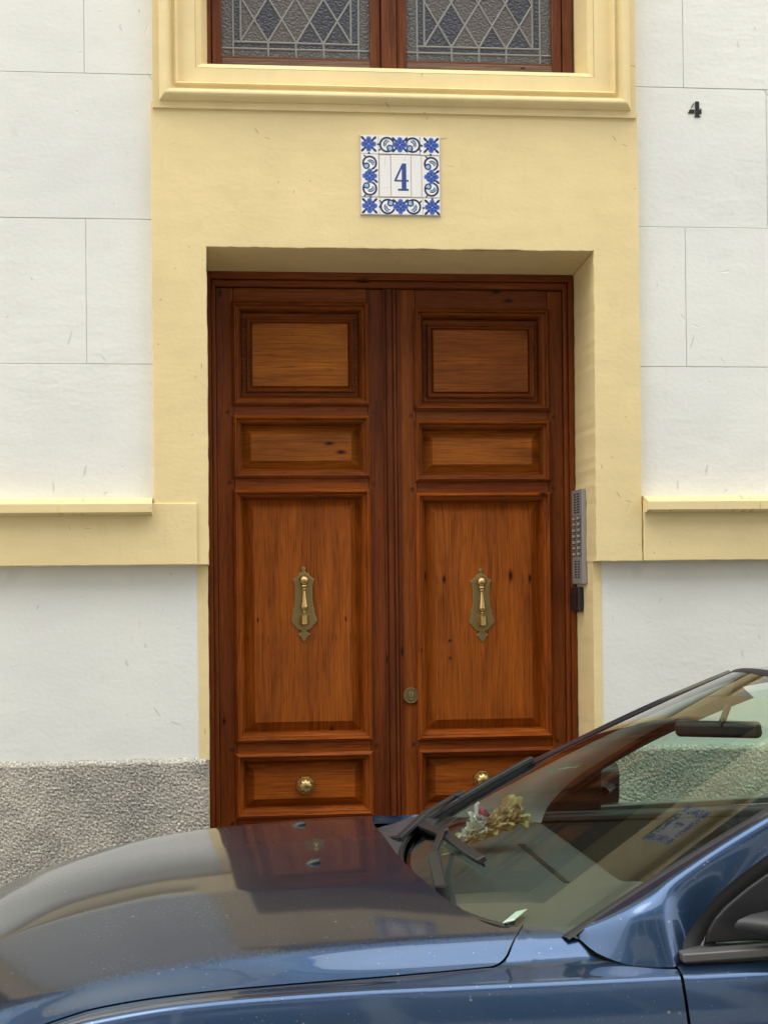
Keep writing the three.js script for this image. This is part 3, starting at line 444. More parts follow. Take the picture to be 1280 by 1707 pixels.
{
  const k = 1 / 16 / 500, n = thing('house_number', 'small black stencilled number four on the white wall', 'house number', [1.029, 3.185, 0]);
  const sh = (pts) => { const g = new THREE.ExtrudeGeometry(new THREE.Shape(pts.map(([x, y]) => new THREE.Vector2((x - 600) * k, (600 - y) * k))), { depth: 0.0022, bevelEnabled: false }); g.translate(0, 0, 0.0005); return g; };
  const ink = std(rgb(0.012, 0.013, 0.014), 0.75, { bumpMap: plasterBump, bumpScale: 0.003 });
  part('stroke', sh([[556, 218], [578, 228], [505, 350], [486, 340]]), ink, n); part('stroke', sh([[456, 388], [580, 390], [592, 420], [580, 500], [402, 496]]), ink, n);
  part('stroke', sh([[604, 170], [660, 160], [720, 172], [722, 388], [740, 380], [768, 352], [784, 372], [784, 508], [722, 506], [716, 548], [752, 576], [742, 600], [588, 600], [576, 582], [608, 560]]), ink, n);
}
{ // intercom on the right reveal, facing left
  const ic = thing('intercom', 'grey metal entry phone panel with two columns of buttons on the door reveal', 'intercom', [0.6595, 1.585, -0.185]);
  const P = (z0, z1, y0, y1, x0, x1, r = 0.0008) => bx(-x1, -x0, y0, y1, z0, z1, r);
  part('panel', merge(P(-0.078, 0.078, 0, 0.332, 0, 0.016, 0.003)), mPanelGrey, ic);
  for (const [ya, n] of [[0.250, 8], [0.022, 7]]) for (let r = 0; r < n; r++) for (const z of [-0.024, 0.024]) part('speaker_slot', P(z - 0.016, z + 0.016, ya + r * 0.0092, ya + r * 0.0092 + 0.0045, 0.0155, 0.0168, 0), mHole, ic);
  const label = std(rgb(0.55, 0.54, 0.50), 0.35), glassy = phys(rgb(0.05, 0.05, 0.05), 0.15);
  for (let r = 0; r < 7; r++) for (const z of [-0.036, 0.036]) { const y = 0.098 + r * 0.0208; part('name_plate', P(z - 0.027, z + 0.027, y, y + 0.0175, 0.0155, 0.0175), glassy, ic); part('name_card', P(z - 0.022, z + 0.008, y + 0.004, y + 0.0135, 0.0172, 0.0182, 0), label, ic); part('button', P(z + 0.012, z + 0.024, y + 0.003, y + 0.0145, 0.0172, 0.021, 0.001), mSteel, ic); }
  const rd = thing('access_reader', 'small black plastic box below the grey intercom', 'card reader', [0.6595, 1.488, -0.222]);
  part('housing', P(-0.062, 0.062, 0, 0.088, 0, 0.02, 0.006), mBlackPlastic, rd); part('indicator', P(-0.006, 0.006, 0.066, 0.074, 0.0195, 0.0208, 0), std(rgb(0.2, 0.03, 0.03), 0.3), rd);
}
//CAR
// ---------------------------------------------------------------- the parked car (own axes: x back, y up, z towards the street's middle)
const specks = []; for (let k = 0; k < 1100; k++) specks.push([rnd(), rnd(), rr(0.0007, 0.0019) * (rnd() < 0.08 ? 2 : 1), rnd()]);
const speckCells = new Map(); specks.forEach((s) => { const key = Math.floor(s[0] * 32) + ',' + Math.floor(s[1] * 32); speckCells.set(key, [...(speckCells.get(key) ?? []), s]); });
const speckAt = (x, y) => { const ci = Math.floor(x * 32), cj = Math.floor(y * 32); let v = 0; for (const s of speckCells.get(ci + ',' + cj) ?? []) { const d = Math.hypot((x - s[0]), (y - s[1]) * 1.3) / s[2]; if (d < 1) v = Math.max(v, (1 - d * d) * (0.3 + 0.7 * s[3])); } return v; };
const paintMap = tex(1024, 1024, (x, y) => { const s = speckAt(x, y), film = sstep(0.05, 0.5, fbm(x * 60, y * 60, 60, 60, 3, 401)) * 0.5 + sstep(0.1, 0.6, fbm(x * 9, y * 9, 9, 9, 3, 405)) * 0.5, l = clamp(0.10 * film + 0.8 * s); return [lerp(54, 200, l), lerp(80, 192, l), lerp(112, 180, l)]; }, true, [1, 1]);
const mPaint = phys(0xffffff, 0.32, { map: paintMap, metalness: 0.85, specularIntensity: 0.2, clearcoat: 1, clearcoatRoughness: 0.05 });
// bonnet top: fine brown road dust, over paint darkened to hold its dim reflections
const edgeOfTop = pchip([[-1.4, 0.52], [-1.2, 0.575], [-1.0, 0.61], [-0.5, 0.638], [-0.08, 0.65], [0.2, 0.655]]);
const dustShadeMap = tex(1024, 1024, (x, y) => { // x along the car, y across it, 1.5 m a side, middle of the car at y = 0; less dust and no painted darkening past the edge of the top
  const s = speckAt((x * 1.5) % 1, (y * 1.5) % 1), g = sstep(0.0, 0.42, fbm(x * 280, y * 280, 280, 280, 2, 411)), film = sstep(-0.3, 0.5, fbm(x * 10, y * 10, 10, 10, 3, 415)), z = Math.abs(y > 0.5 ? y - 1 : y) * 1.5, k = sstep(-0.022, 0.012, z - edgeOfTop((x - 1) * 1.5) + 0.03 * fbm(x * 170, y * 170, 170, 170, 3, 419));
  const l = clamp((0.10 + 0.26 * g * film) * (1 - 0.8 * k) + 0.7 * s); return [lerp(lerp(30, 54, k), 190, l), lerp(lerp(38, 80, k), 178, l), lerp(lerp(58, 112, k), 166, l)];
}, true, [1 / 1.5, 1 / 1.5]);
const mBonnet = phys(0xffffff, 0.38, { map: dustShadeMap, metalness: 0.7, specularIntensity: 0.1, clearcoat: 1, clearcoatRoughness: 0.06 });
const mUnder = std(rgb(0.008, 0.008, 0.009), 0.8), mTrim = std(rgb(0.02, 0.021, 0.022), 0.4), mCowl = std(rgb(0.055, 0.057, 0.062), 0.38), mRubber = std(rgb(0.012, 0.012, 0.012), 0.6), mBelt = std(rgb(0.12, 0.115, 0.11), 0.35, { metalness: 0.3 });
const mScreen = phys(rgb(0.80, 0.93, 0.86), 0.0, { transmission: 1, thickness: 0, ior: 1.5 }), mSide = phys(rgb(0.74, 0.90, 0.82), 0.0, { transmission: 1, thickness: 0, ior: 1.5 });
const mDash = std(rgb(0.05, 0.05, 0.048), 0.7, { bumpMap: roughBump, bumpScale: 0.0008 }), mSeat = std(rgb(0.035, 0.036, 0.04), 0.9), mChrome = std(rgb(0.75, 0.76, 0.78), 0.12, { metalness: 1 });
const mLamp = phys(rgb(0.85, 0.87, 0.9), 0.05, { transmission: 0.8, thickness: 0 }), mRed = phys(rgb(0.35, 0.015, 0.012), 0.12, { clearcoat: 1 });
const car = thing('parked_car', 'blue metallic hatchback parked in front of the wooden door, dusty bonnet', 'car', CAR);
car.rotation.order = 'YXZ'; car.rotation.set(TILT, TURN, 0);

// long lines of the front body: height at x, and how far out they run
const vA = pchip([[-1.42, 0.70], [-1.33, 0.785], [-1.25, 0.842], [-1.1, 0.921], [-0.95, 0.972], [-0.75, 1.009], [-0.5, 1.027], [-0.25, 1.035], [0.3, 1.036]]);
const wB = pchip([[-1.4, 0.25], [-1.1, 0.29], [-0.75, 0.335], [-0.25, 0.375], [0.3, 0.38]]), vB = pchip([[-1.42, 0.685], [-1.33, 0.772], [-1.25, 0.83], [-1.08, 0.914], [-0.9, 0.965], [-0.757, 0.992], [-0.6, 1.006], [-0.3, 1.017], [0.3, 1.018]]);
const wC = pchip([[-1.4, 0.52], [-1.2, 0.575], [-1.0, 0.61], [-0.5, 0.638], [-0.08, 0.65], [0.2, 0.655]]), vC = pchip([[-1.42, 0.60], [-1.3, 0.728], [-1.167, 0.812], [-1.015, 0.867], [-0.86, 0.907], [-0.6, 0.944], [-0.39, 0.958], [-0.2, 0.965], [-0.08, 0.967], [0.3, 0.967]]);
const wD = pchip([[-1.4, 0.62], [-1.2, 0.665], [-1.0, 0.70], [-0.78, 0.716], [-0.36, 0.714], [-0.14, 0.708], [0.2, 0.715]]), vD = pchip([[-1.42, 0.54], [-1.3, 0.665], [-1.15, 0.755], [-1.0, 0.836], [-0.93, 0.862], [-0.87, 0.879], [-0.78, 0.893], [-0.62, 0.904], [-0.36, 0.913], [-0.14, 0.921], [0.2, 0.926]]);
const wE = pchip([[-1.4, 0.66], [-1.2, 0.72], [-1.0, 0.77], [-0.7, 0.797], [-0.3, 0.802], [0.2, 0.803], [1.5, 0.80], [2.4, 0.74]]), vE = pchip([[-1.42, 0.52], [-1.3, 0.655], [-1.15, 0.745], [-1.0, 0.842], [-0.883, 0.884], [-0.72, 0.908], [-0.57, 0.916], [-0.37, 0.920], [0.3, 0.921], [1.2, 0.945], [2.4, 0.985]]);
function top(x, w) { // height of the bonnet and wing top
  w = Math.abs(w); const a = vA(x), b = vB(x), c = vC(x), d = vD(x), e = vE(x), B = wB(x), C = wC(x), D = wD(x), E2 = wE(x), sl = (c - b) / (C - B);
  return pchip([[-B, b], [0, a], [B * 0.55, lerp(a, b, 0.36)], [B, b], [B + 0.035, b + sl * 0.028], [C - 0.03, c - sl * 0.034], [C, c - 0.001], [C + 0.022, lerp(c, d, 0.30)], [D - 0.012, d + 0.008], [D + 0.012, d], [E2 - 0.016, e - 0.0006], [E2, e]])(w);
}
const hoodW = pchip([[-1.42, 0.60], [-1.2, 0.655], [-0.93, 0.702], [-0.78, 0.714], [-0.36, 0.712], [-0.155, 0.706], [-0.125, 0.690], [-0.10, 0.66], [-0.07, 0.61]]), rearX = (t) => -0.25 + 0.18 * Math.pow(Math.abs(t), 3.1), frontX = (t) => -1.335 + 0.12 * Math.pow(Math.abs(t), 2.6);
const hoodPt = (s, t) => { const x = lerp(frontX(t), rearX(t), s), w = t * hoodW(x); return [x, top(x, w), w]; };
{
  const hood = group('bonnet', car), sheet = grid(110, 150, (s, q) => hoodPt(1 - Math.pow(1 - s, 1.35), q * 2 - 1));
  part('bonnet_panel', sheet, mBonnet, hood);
  // folded edge all round
  const rim = (f, n) => grid(n, 3, (s, t) => { const p = f(s), c = [-0.6, p[1] - 0.3, 0], k = t; return [p[0] + (c[0] - p[0]) * 0.010 * k * k, p[1] - 0.0035 * Math.sin(k * 1.57) - 0.016 * k * k, p[2] + (c[2] - p[2]) * 0.012 * k * k]; });
  part('bonnet_edge', merge(rim((s) => hoodPt(1, s * 2 - 1), 90), rim((s) => hoodPt(0, s * 2 - 1), 60), rim((s) => hoodPt(1 - Math.pow(1 - s, 1.35), 1), 90), rim((s) => hoodPt(1 - Math.pow(1 - s, 1.35), -1), 90)), mPaint, hood);
  for (const [x, z] of [[-0.437, 0.205], [-0.425, -0.255]]) { // washer jets
    const b = new THREE.SphereGeometry(1, 14, 8, 0, Math.PI * 2, 0, Math.PI / 2); b.scale(0.016, 0.011, 0.011); const p = b.attributes.position; for (let i = 0; i < p.count; i++) p.setX(i, p.getX(i) + p.getY(i) * 0.9); b.computeVertexNormals(); b.translate(x, top(x, z) - 0.0006, z);
    part('washer_jet', b, mBlackPlastic, hood);
  }
}
part('bonnet_light_block', grid(30, 30, (s, t) => { const p = hoodPt(s * 0.985, (t * 2 - 1) * 1.06); return [p[0], p[1] - 0.045 - 0.03 * s, p[2]]; }), mUnder, car);  // added dark sheet, blocks light under the bonnet and its joints
const bodyX0 = -1.12, arch = [[-0.64, 0.345], [2.02, 0.345]], AX = 0.31;
const sideProf = pchip([[0.16, 0.80], [0.22, 0.828], [0.30, 0.848], [0.42, 0.860], [0.55, 0.868], [0.68, 0.872], [0.78, 0.862], [0.84, 0.847], [0.885, 0.829], [0.906, 0.818], [0.914, 0.8135], [0.9185, 0.8095], [0.9203, 0.806], [0.921, 0.802]]);
const sideW = (x, y) => { const e = vE(x), yy = y - (e - 0.921) * sstep(0.3, 0.92, y); return sideProf(Math.min(yy, 0.921)) + wE(x) - 0.802 - 0.03 * Math.pow(clamp((x - 1.6) / 1.2), 2); };
const lowY = (x) => { let y = 0.19; for (const [c, r] of arch) { const d = Math.abs(x - c); if (d < r) y = Math.max(y, AX + Math.sqrt(r * r - d * d)); } return y; };
const doorX = (y) => 0.178 + 0.06 * Math.pow(clamp((0.93 - y) / 0.7), 1.6) * 0.6;
function sidePanel(x0f, x1f, sg, nx = 60, ny = 44, ytop = (x) => vE(x)) {
  return grid(nx, ny, (s, t) => { const t2 = 1 - Math.pow(1 - t, 1.7); let x = lerp(x0f(0.6), x1f(0.6), s), y = lerp(lowY(x), ytop(x), t2); const xa = x0f(y), xb = x1f(y); x = lerp(xa, xb, s); y = lerp(lowY(x), ytop(x), t2); return [x, y, sg * sideW(x, y)]; }, (p) => [p[0], p[1]]);
}
// inner edge of the wing top: bonnet joint, then screen corner, then foot of the pillar
const wingIn = (x) => x < -0.075 ? hoodW(x) + (x < -0.155 ? 0.005 : 0.006) : pchip([[-0.075, 0.612], [-0.04, 0.628], [0.015, 0.663], [0.05, 0.708], [0.09, 0.740], [0.128, 0.764], [0.18, 0.783]])(x);
for (const sg of [1, -1]) {
  const wing = group('front_wing', car, sg > 0 ? 'near front wing' : undefined);
  part('wing_top', grid(150, 22, (s, t) => { const x = lerp(-1.20, 0.178, s), a = wingIn(x), b = wE(x), w = lerp(a, b, t); return [x, top(x, w) + (x > 0 ? 0.004 * sstep(0, 0.1, x) * (1 - t) : 0), sg * w]; }), mPaint, wing);
  part('wing_lip', grid(150, 2, (s, t) => { const x = lerp(-1.20, 0.175, s), a = wingIn(x); return [x, top(x, a) - 0.03 * t, sg * (a - 0.0006 * t)]; }), mPaint, wing);
  part('wing_side', sidePanel(() => bodyX0, (y) => doorX(y) - 0.003, sg, 110, 44), mPaint, wing);
  part('wheel_arch_liner', (() => { const g = new THREE.CylinderGeometry(0.345, 0.345, 0.26, 30, 1, true, Math.PI / 2, Math.PI); g.rotateX(Math.PI / 2); g.rotateZ(Math.PI); g.translate(-0.64, AX, sg * 0.72); return g; })(), mUnder, wing);
}
part('door_gap_liner', merge(bx(0.15, 0.21, 0.2, 0.90, 0.70, 0.80), bx(0.15, 0.21, 0.2, 0.90, -0.80, -0.70), bx(1.20, 1.28, 0.2, 0.93, 0.70, 0.805), bx(1.20, 1.28, 0.2, 0.93, -0.805, -0.70)), mUnder, car).userData.kind = 'stuff';

// windscreen
const scr = (s, t) => { const hw = 0.67 - 0.09 * s; return [-0.19 + 0.89 * s + t * t * (0.205 * (1 - s) + 0.095 * s), 0.945 + 0.443 * s + 0.05 * s * (1 - s) + t * t * (0.023 * (1 - s) - 0.046 * s + 0.02 * s * (1 - s)), t * hw]; };
const wind = group('windscreen', car);
part('glass', grid(40, 40, (s, q) => scr(lerp(-0.02, 1, s), (q * 2 - 1)), (p, s, t) => [t, s]), mScreen, wind);
const band = (f, a, b, off, n = 40) => grid(n, 3, (s, t) => { const p = f(s, lerp(a, b, t)); return [p[0], p[1] + off, p[2]]; });
part('screen_seal', merge(...[1, -1].map((sg) => grid(50, 4, (s, t) => { const p = scr(lerp(-0.02, 1, s), sg * lerp(0.978, 1.012, t)); return [p[0] - 0.002, p[1] + 0.0035 * Math.sin(t * 3.14) + 0.0006, p[2]]; })), grid(40, 4, (q, t) => { const p = scr(lerp(0.985, 1.012, t), (q * 2 - 1) * 1.0); return [p[0], p[1] + 0.004 * Math.sin(t * 3.14) + 0.0006, p[2]]; })), mRubber, wind);
// plastic scuttle between bonnet and glass
part('scuttle_panel', grid(24, 80, (s, q) => { const t = (q * 2 - 1), a = hoodPt(1, t), b = scr(-0.02, t * 0.995), m = Math.sin(s * 3.14), step = Math.abs(Math.abs(t + 0.62) - 0.0) < 0.02 ? -0.006 : 0; return [lerp(a[0] - 0.05, b[0] + 0.012, s), lerp(a[1] - 0.040, b[1] + 0.012, s) + step + 0.014 * m * (0.5 + 0.5 * Math.abs(t)) - 0.026 * sstep(-0.1, 0.45, t), lerp(a[2], b[2], s)]; }), mCowl, wind);
part('scuttle_lip', grid(80, 6, (q, t) => { const p = scr(0.004, (q * 2 - 1) * 0.99), a = t * 3.14; return [p[0] - 0.022 + 0.016 * t, p[1] + 0.004 + 0.011 * Math.sin(a) - 0.004 * (1 - t) - 0.02 * sstep(0.1, 0.5, q * 2 - 1), p[2]]; }), mTrim, wind);
part('scuttle_cover', grid(16, 16, (s, t) => { const x = lerp(-0.20, -0.03, s), z = lerp(-0.40, -0.62, t); return [x + 0.12 * t * t, 0.962 + 0.026 * Math.sin(s * 3.14) * Math.sin(clamp(t * 0.9 + 0.08) * 3.14), z]; }), mCowl, wind);
// wipers
const onScr = (s, t, h) => { const p = scr(s, t); return [p[0] - h * 0.45, p[1] + h * 0.89, p[2]]; };
function wiper(parent, blade, pivot, joint, label, bow = 0) {
  const w = group('wiper', car, label), n = [-0.45, 0.89, 0], pts = []; for (let i = 0; i <= 10; i++) pts.push(new THREE.Vector3(...onScr(lerp(blade[0], blade[2], i / 10) + bow * Math.sin(i / 10 * Math.PI), lerp(blade[1], blade[3], i / 10), 0.011)));
  const cu = new THREE.CatmullRomCurve3(pts), seg = (h0, w0, hh) => { const gs = []; for (let i = 0; i < 10; i++) { const a = cu.getPoint(i / 10), b = cu.getPoint((i + 1.06) / 10 > 1 ? 1 : (i + 1.06) / 10); gs.push(bar([a.x - 0.45 * h0, a.y + 0.89 * h0, a.z], [b.x - 0.45 * h0, b.y + 0.89 * h0, b.z], w0, hh, n)); } return merge(...gs); };
  part('rubber', seg(-0.005, 0.004, 0.012), mRubber, w); part('blade', seg(0.006, 0.022, 0.014), mTrim, w);
  const j = onScr(joint[0], joint[1], 0.032), e = onScr(lerp(joint[0], pivot[0], 0.45), lerp(joint[1], pivot[1], 0.45), 0.036), p = onScr(pivot[0], pivot[1], 0.022);
  part('clip', bar(onScr(joint[0] - 0.001, joint[1] - 0.035, 0.024), onScr(joint[0] + 0.001, joint[1] + 0.035, 0.024), 0.024, 0.022, n), mBlackPlastic, w);
  part('arm', merge(bar(j, e, 0.016, 0.009, n), bar(e, p, 0.026, 0.014, n)), mTrim, w);
  const cap = new THREE.CylinderGeometry(0.014, 0.018, 0.03, 14); cap.translate(...p); part('pivot_cap', cap, mBlackPlastic, w);
}
wiper(car, [0.012, -0.69, 0.12, 0.335], [-0.005, 0.42], [0.115, -0.15], 'wiper lying across the middle of the windscreen', 0.045);
wiper(car, [-0.02, -0.74, 0.31, -1.0], [-0.03, -0.50], [0.10, -0.86], 'wiper lying along the far windscreen pillar');
// pillars
const pillarU = [0, 0.045, 0.10, 0.175, 0.22, 0.27, 0.34, 0.47, 0.66, 0.85, 1], pillarL = [[0.015, 0.9675, 0.665], [0.05, 0.940, 0.712], [0.11, 0.926, 0.757], [0.178, 0.927, 0.778], [0.214, 0.963, 0.722], [0.245, 0.995, 0.705], [0.292, 1.040, 0.694], [0.388, 1.104, 0.681], [0.54, 1.190, 0.662], [0.70, 1.262, 0.645], [0.83, 1.313, 0.632]];
const pl = [0, 1, 2].map((k) => pchip(pillarU.map((u, i) => [u, pillarL[i][k]])));
for (const sg of [1, -1]) part('windscreen_pillar', grid(70, 14, (s, t) => { const g = scr(s, 1.004), l = [pl[0](s), pl[1](s), pl[2](s)], b = Math.sin(Math.pow(t, 0.42) * 3.1416) * (0.024 + 0.016 * (1 - sstep(0.2, 0.45, s))) * sstep(0, 0.14, s); return [lerp(g[0], l[0], t), lerp(g[1], l[1], t) + b * 0.35 + 0.003 * (1 - t), sg * (lerp(g[2], l[2], t) + b)]; }, (p) => [p[0], p[1]]), mPaint, car);
// roof, tailgate and rear
const roofV = pchip([[0.70, 1.389], [0.9, 1.422], [1.2, 1.446], [1.6, 1.45], [2.0, 1.43], [2.35, 1.385]]), railV = pchip([[0.79, 1.340], [1.0, 1.368], [1.4, 1.385], [1.9, 1.365], [2.35, 1.31]]), railW = pchip([[0.79, 0.585], [1.2, 0.585], [1.8, 0.57], [2.35, 0.53]]);
part('roof', grid(50, 40, (s, q) => { const t = q * 2 - 1, h = scr(1.004, t), x = lerp(h[0], 2.35 - 0.06 * t * t, s), y = lerp(roofV(x), railV(x), t * t * (0.5 + 0.5 * t * t)); return [x, lerp(h[1] + 0.003, y, sstep(0, 0.12, s)), lerp(h[2], t * railW(x), sstep(0, 0.2, s))]; }), mPaint, car);
for (const sg of [1, -1]) part('roof_rail', grid(40, 8, (s, t) => { const x = lerp(0.79, 2.35, s), b = Math.sin(t * 3.1416) * 0.016; return [x + lerp(0, 0.03, t), lerp(railV(x), railV(x) - 0.045, t) + b * 0.6, sg * (lerp(railW(x), railW(x) + 0.052, t) + b)]; }), mPaint, car);
part('tailgate', merge(grid(20, 20, (s, q) => { const t = q * 2 - 1; return [2.58 + 0.17 * s - 0.10 * t * t, lerp(1.0, 0.42, s), t * lerp(0.68, 0.76, s)]; }), grid(3, 20, (s, q) => { const t = q * 2 - 1; return [lerp(2.35, 2.38, s) - 0.06 * t * t, lerp(1.385, 1.36, s) - 0.075 * t * t, t * 0.53]; })), mPaint, car);
part('rear_window', grid(10, 16, (s, q) => { const t = q * 2 - 1; return [lerp(2.38, 2.58, s) - lerp(0.06, 0.10, s) * t * t, lerp(1.36, 1.0, s) - lerp(0.075, 0, s) * t * t, t * lerp(0.53, 0.68, s)]; }), mSide, car);
part('rear_bumper', grid(14, 40, (s, q) => { const t = q * 2 - 1, a = Math.pow(Math.abs(t), 3.2); return [2.80 - 0.40 * a - 0.06 * (s - 0.4) ** 2, lerp(0.20, 0.56, s), t * 0.825]; }), mPaint, car);
for (const sg of [1, -1]) part('tail_lamp', grid(8, 8, (s, t) => [lerp(2.60, 2.46, t) + 0.02 * s, lerp(0.98, 0.70, s), sg * lerp(0.60, 0.78, t)]), mRed, car);
for (const sg of [1, -1]) part('rear_quarter', merge(plain(sidePanel((y) => 2.05 - 0.35 * clamp((y - 0.5) / 0.4) + 0.1, () => 2.62, sg, 30, 30)), plain(grid(16, 10, (s, t) => [lerp(2.0, 2.36, t) + lerp(0.0, 0.2, s), lerp(railV(lerp(2.0, 2.36, t)) - 0.04, 0.985, s), sg * lerp(0.60, 0.745, s)]))), mPaint, car);
// doors
const beltY = (x) => vE(x) + 0.012;
function doorLine(a, b, sg, name, front) {
  const d = group(name, car, sg > 0 && front ? 'near front door' : undefined);
  part('door_skin', sidePanel((y) => (front ? doorX(y) + 0.003 : a), (y) => b - (front ? 0 : 0.3 * clamp((0.75 - y) / 0.5) * 0), sg, 50, 40), mPaint, d);
  part('door_shoulder', grid(50, 4, (s, t) => { const x = lerp(a + 0.003, b, s), w = wE(x); return [x, vE(x) + 0.009 * Math.min(1, t * 3), sg * (w - 0.09 * t)]; }), mPaint, d);
  const x1 = front ? 1.22 : 2.02, roofY = (x) => front && x < 0.83 ? null : railV(x) - 0.05;
  part('waist_trim', merge(bar([a + 0.012, beltY(a) + 0.010, sg * (wE(a) - 0.036)], [x1, beltY(x1) + 0.010, sg * (wE(x1) - 0.036)], 0.034, 0.018)), mBelt, d, front && sg > 0 ? 'grey waist trim along the window sill' : undefined);
  const upper = (x) => front && x < 0.83 ? (() => { let s = 0; for (let i = 0; i < 30; i++) { const m = i / 29; if (pl[0](m) <= x) s = m; } return [pl[1](s), pl[2](s)]; })() : [railV(x) - 0.045, railW(x) + 0.052];
  part('side_window', grid(40, 10, (s, t) => { const x = lerp(a + 0.045, x1, s), u = upper(x); return [x, lerp(beltY(x) + 0.01, u[0] - 0.02, t), sg * lerp(wE(x) - 0.085, u[1] - 0.016, t)]; }, (p) => [p[0], p[1]]), mSide, d);
  if (front) { // black window frame that follows the pillar, with the sail panel of the mirror
    const fr = (k) => { const s = lerp(0.185, 1, k); return [pl[0](s), pl[1](s), pl[2](s)]; };
    part('window_frame', grid(60, 6, (s, t) => { const p = fr(s), off = [0.036 + 0.006 * (1 - s), -0.040 - 0.004 * s, 0]; const h = Math.sin(t * 3.14) * 0.004; return [p[0] + off[0] * t * 1.2 + 0.001, Math.max(p[1] + off[1] * t + 0.001, 0.93), sg * (p[2] - 0.005 + h - 0.010 * t)]; }), mRubber, d);
    const sp = [[0.256, 0.956], [0.262, 0.975], [0.278, 0.998], [0.302, 1.020], [0.345, 1.050], [0.41, 1.088], [0.46, 1.115], [0.46, 0.956]], sail = new THREE.ExtrudeGeometry(new THREE.Shape(sp.map((p) => new THREE.Vector2(...p))), { depth: 0.006, bevelEnabled: true, bevelThickness: 0.003, bevelSize: 0.004, bevelOffset: -0.002, bevelSegments: 2 });
    { const p = sail.attributes.position; for (let i = 0; i < p.count; i++) { const y = p.getY(i); p.setZ(i, sg * (p.getZ(i) + 0.716 - (y - 0.95) * 0.11 - (p.getX(i) - 0.3) * 0.05)); } sail.computeVertexNormals(); }
    part('mirror_sail', sail, mBlackPlastic, d);
    const mh = new THREE.SphereGeometry(1, 28, 20); { const p = mh.attributes.position; for (let i = 0; i < p.count; i++) { let x = p.getX(i), y = p.getY(i), z = p.getZ(i); const sq = (v) => Math.sign(v) * Math.pow(Math.abs(v), 0.6); x = Math.min(sq(x), 0.45); p.setXYZ(i, x * 0.085 + 0.52, sq(y) * 0.064 * (1 - 0.15 * z) + 1.0, sg * (sq(z) * 0.115 + 0.955)); } mh.computeVertexNormals(); }
    part('mirror_housing', mh, sg > 0 ? mTrim : mTrim, d); part('mirror_stalk', grid(16, 16, (s, t) => { const a = t * Math.PI * 2, k = lerp(1, 0.8, s); return [0.40 + 0.10 * s + 0.105 * k * Math.cos(a) * (1 - 0.25 * s), 0.995 + 0.028 * k * Math.sin(a), sg * lerp(0.765, 0.87, s)]; }), mBlackPlastic, d);
    const mg = new THREE.SphereGeometry(1, 24, 8); mg.scale(0.003, 0.062, 0.10); mg.translate(0.558, 1.0, sg * 0.955); part('mirror_glass', mg, mChrome, d);
  }
  part('door_handle', bar([b - 0.24, 0.845, sg * (sideW(b, 0.845) + 0.018)], [b - 0.07, 0.85, sg * (sideW(b, 0.85) + 0.018)], 0.022, 0.026), mPaint, d);
  part('inner_panel', grid(10, 10, (s, t) => [lerp(a + 0.02, b, s), lerp(0.3, 0.925, t), sg * (0.72 - 0.02 * t)]), mDash, d);
  part('door_cap', bx(a + 0.02, b, 0.925, 0.947, sg * 0.695, sg * 0.772, 0.008), mDash, d);
}
for (const sg of [1, -1]) { doorLine(0.178, 1.235, sg, 'front_door', true); doorLine(1.245, 2.05, sg, 'rear_door', false); part('door_pillar', bar([1.20, 0.93, sg * 0.725], [1.26, 1.345, sg * 0.625], 0.05, 0.06, [1, 0, 0]), mRubber, car); part('sill', bx(-0.3, 1.7, 0.16, 0.24, sg * 0.74, sg * 0.835, 0.02), mTrim, car); }
// nose
part('front_bumper', grid(22, 60, (s, q) => { const t = q * 2 - 1, a = Math.pow(Math.abs(t), 3.0), y = lerp(0.18, 0.66, s); return [-1.44 + 0.46 * a + 0.05 * (s - 0.35) ** 2 * 4, y, t * lerp(0.80, 0.835, Math.sin(s * 2.2))]; }), mPaint, car);
part('grille', merge(grid(6, 24, (s, q) => { const t = q * 2 - 1; return [-1.405 + 0.07 * s + 0.10 * t * t, lerp(0.655, 0.765, s), t * 0.42]; }), grid(4, 24, (s, q) => { const t = (q * 2 - 1) * 0.55; return [-1.447 + 0.46 * Math.pow(Math.abs(t), 3) + 0.01 * s, lerp(0.28, 0.40, s), t * 0.83]; })), mBlackPlastic, car);
for (const sg of [1, -1]) {
  const hl = group('headlight', car); part('lens', grid(14, 20, (s, t) => { const z = lerp(0.42, 0.765, t), f = Math.pow(z / 0.80, 3); return [-1.375 + 0.07 * s + 0.34 * f, lerp(0.66, 0.665 + 0.115 - 0.02 * t, s) + 0.01 * t, sg * z]; }), mLamp, hl);
  part('reflector', grid(8, 8, (s, t) => { const z = lerp(0.43, 0.75, t), f = Math.pow(z / 0.80, 3); return [-1.31 + 0.05 * s + 0.33 * f, lerp(0.665, 0.765, s), sg * z]; }), mChrome, hl);
  part('wing_nose', grid(10, 10, (s, t) => { const z = lerp(0.765, 0.80, t); return [lerp(-1.20, bodyX0, s), lerp(0.60, vE(lerp(-1.20, bodyX0, s)), t), sg * (wE(lerp(-1.20, bodyX0, s)) + 0.03 * (1 - t))]; }), mPaint, car);
}
part('floor_pan', bx(-1.25, 2.6, 0.15, 0.2, -0.72, 0.72, 0.02), mUnder, car); part('bulkhead', bx(-0.16, -0.11, 0.2, 0.90, -0.66, 0.66, 0.01), mUnder, car);
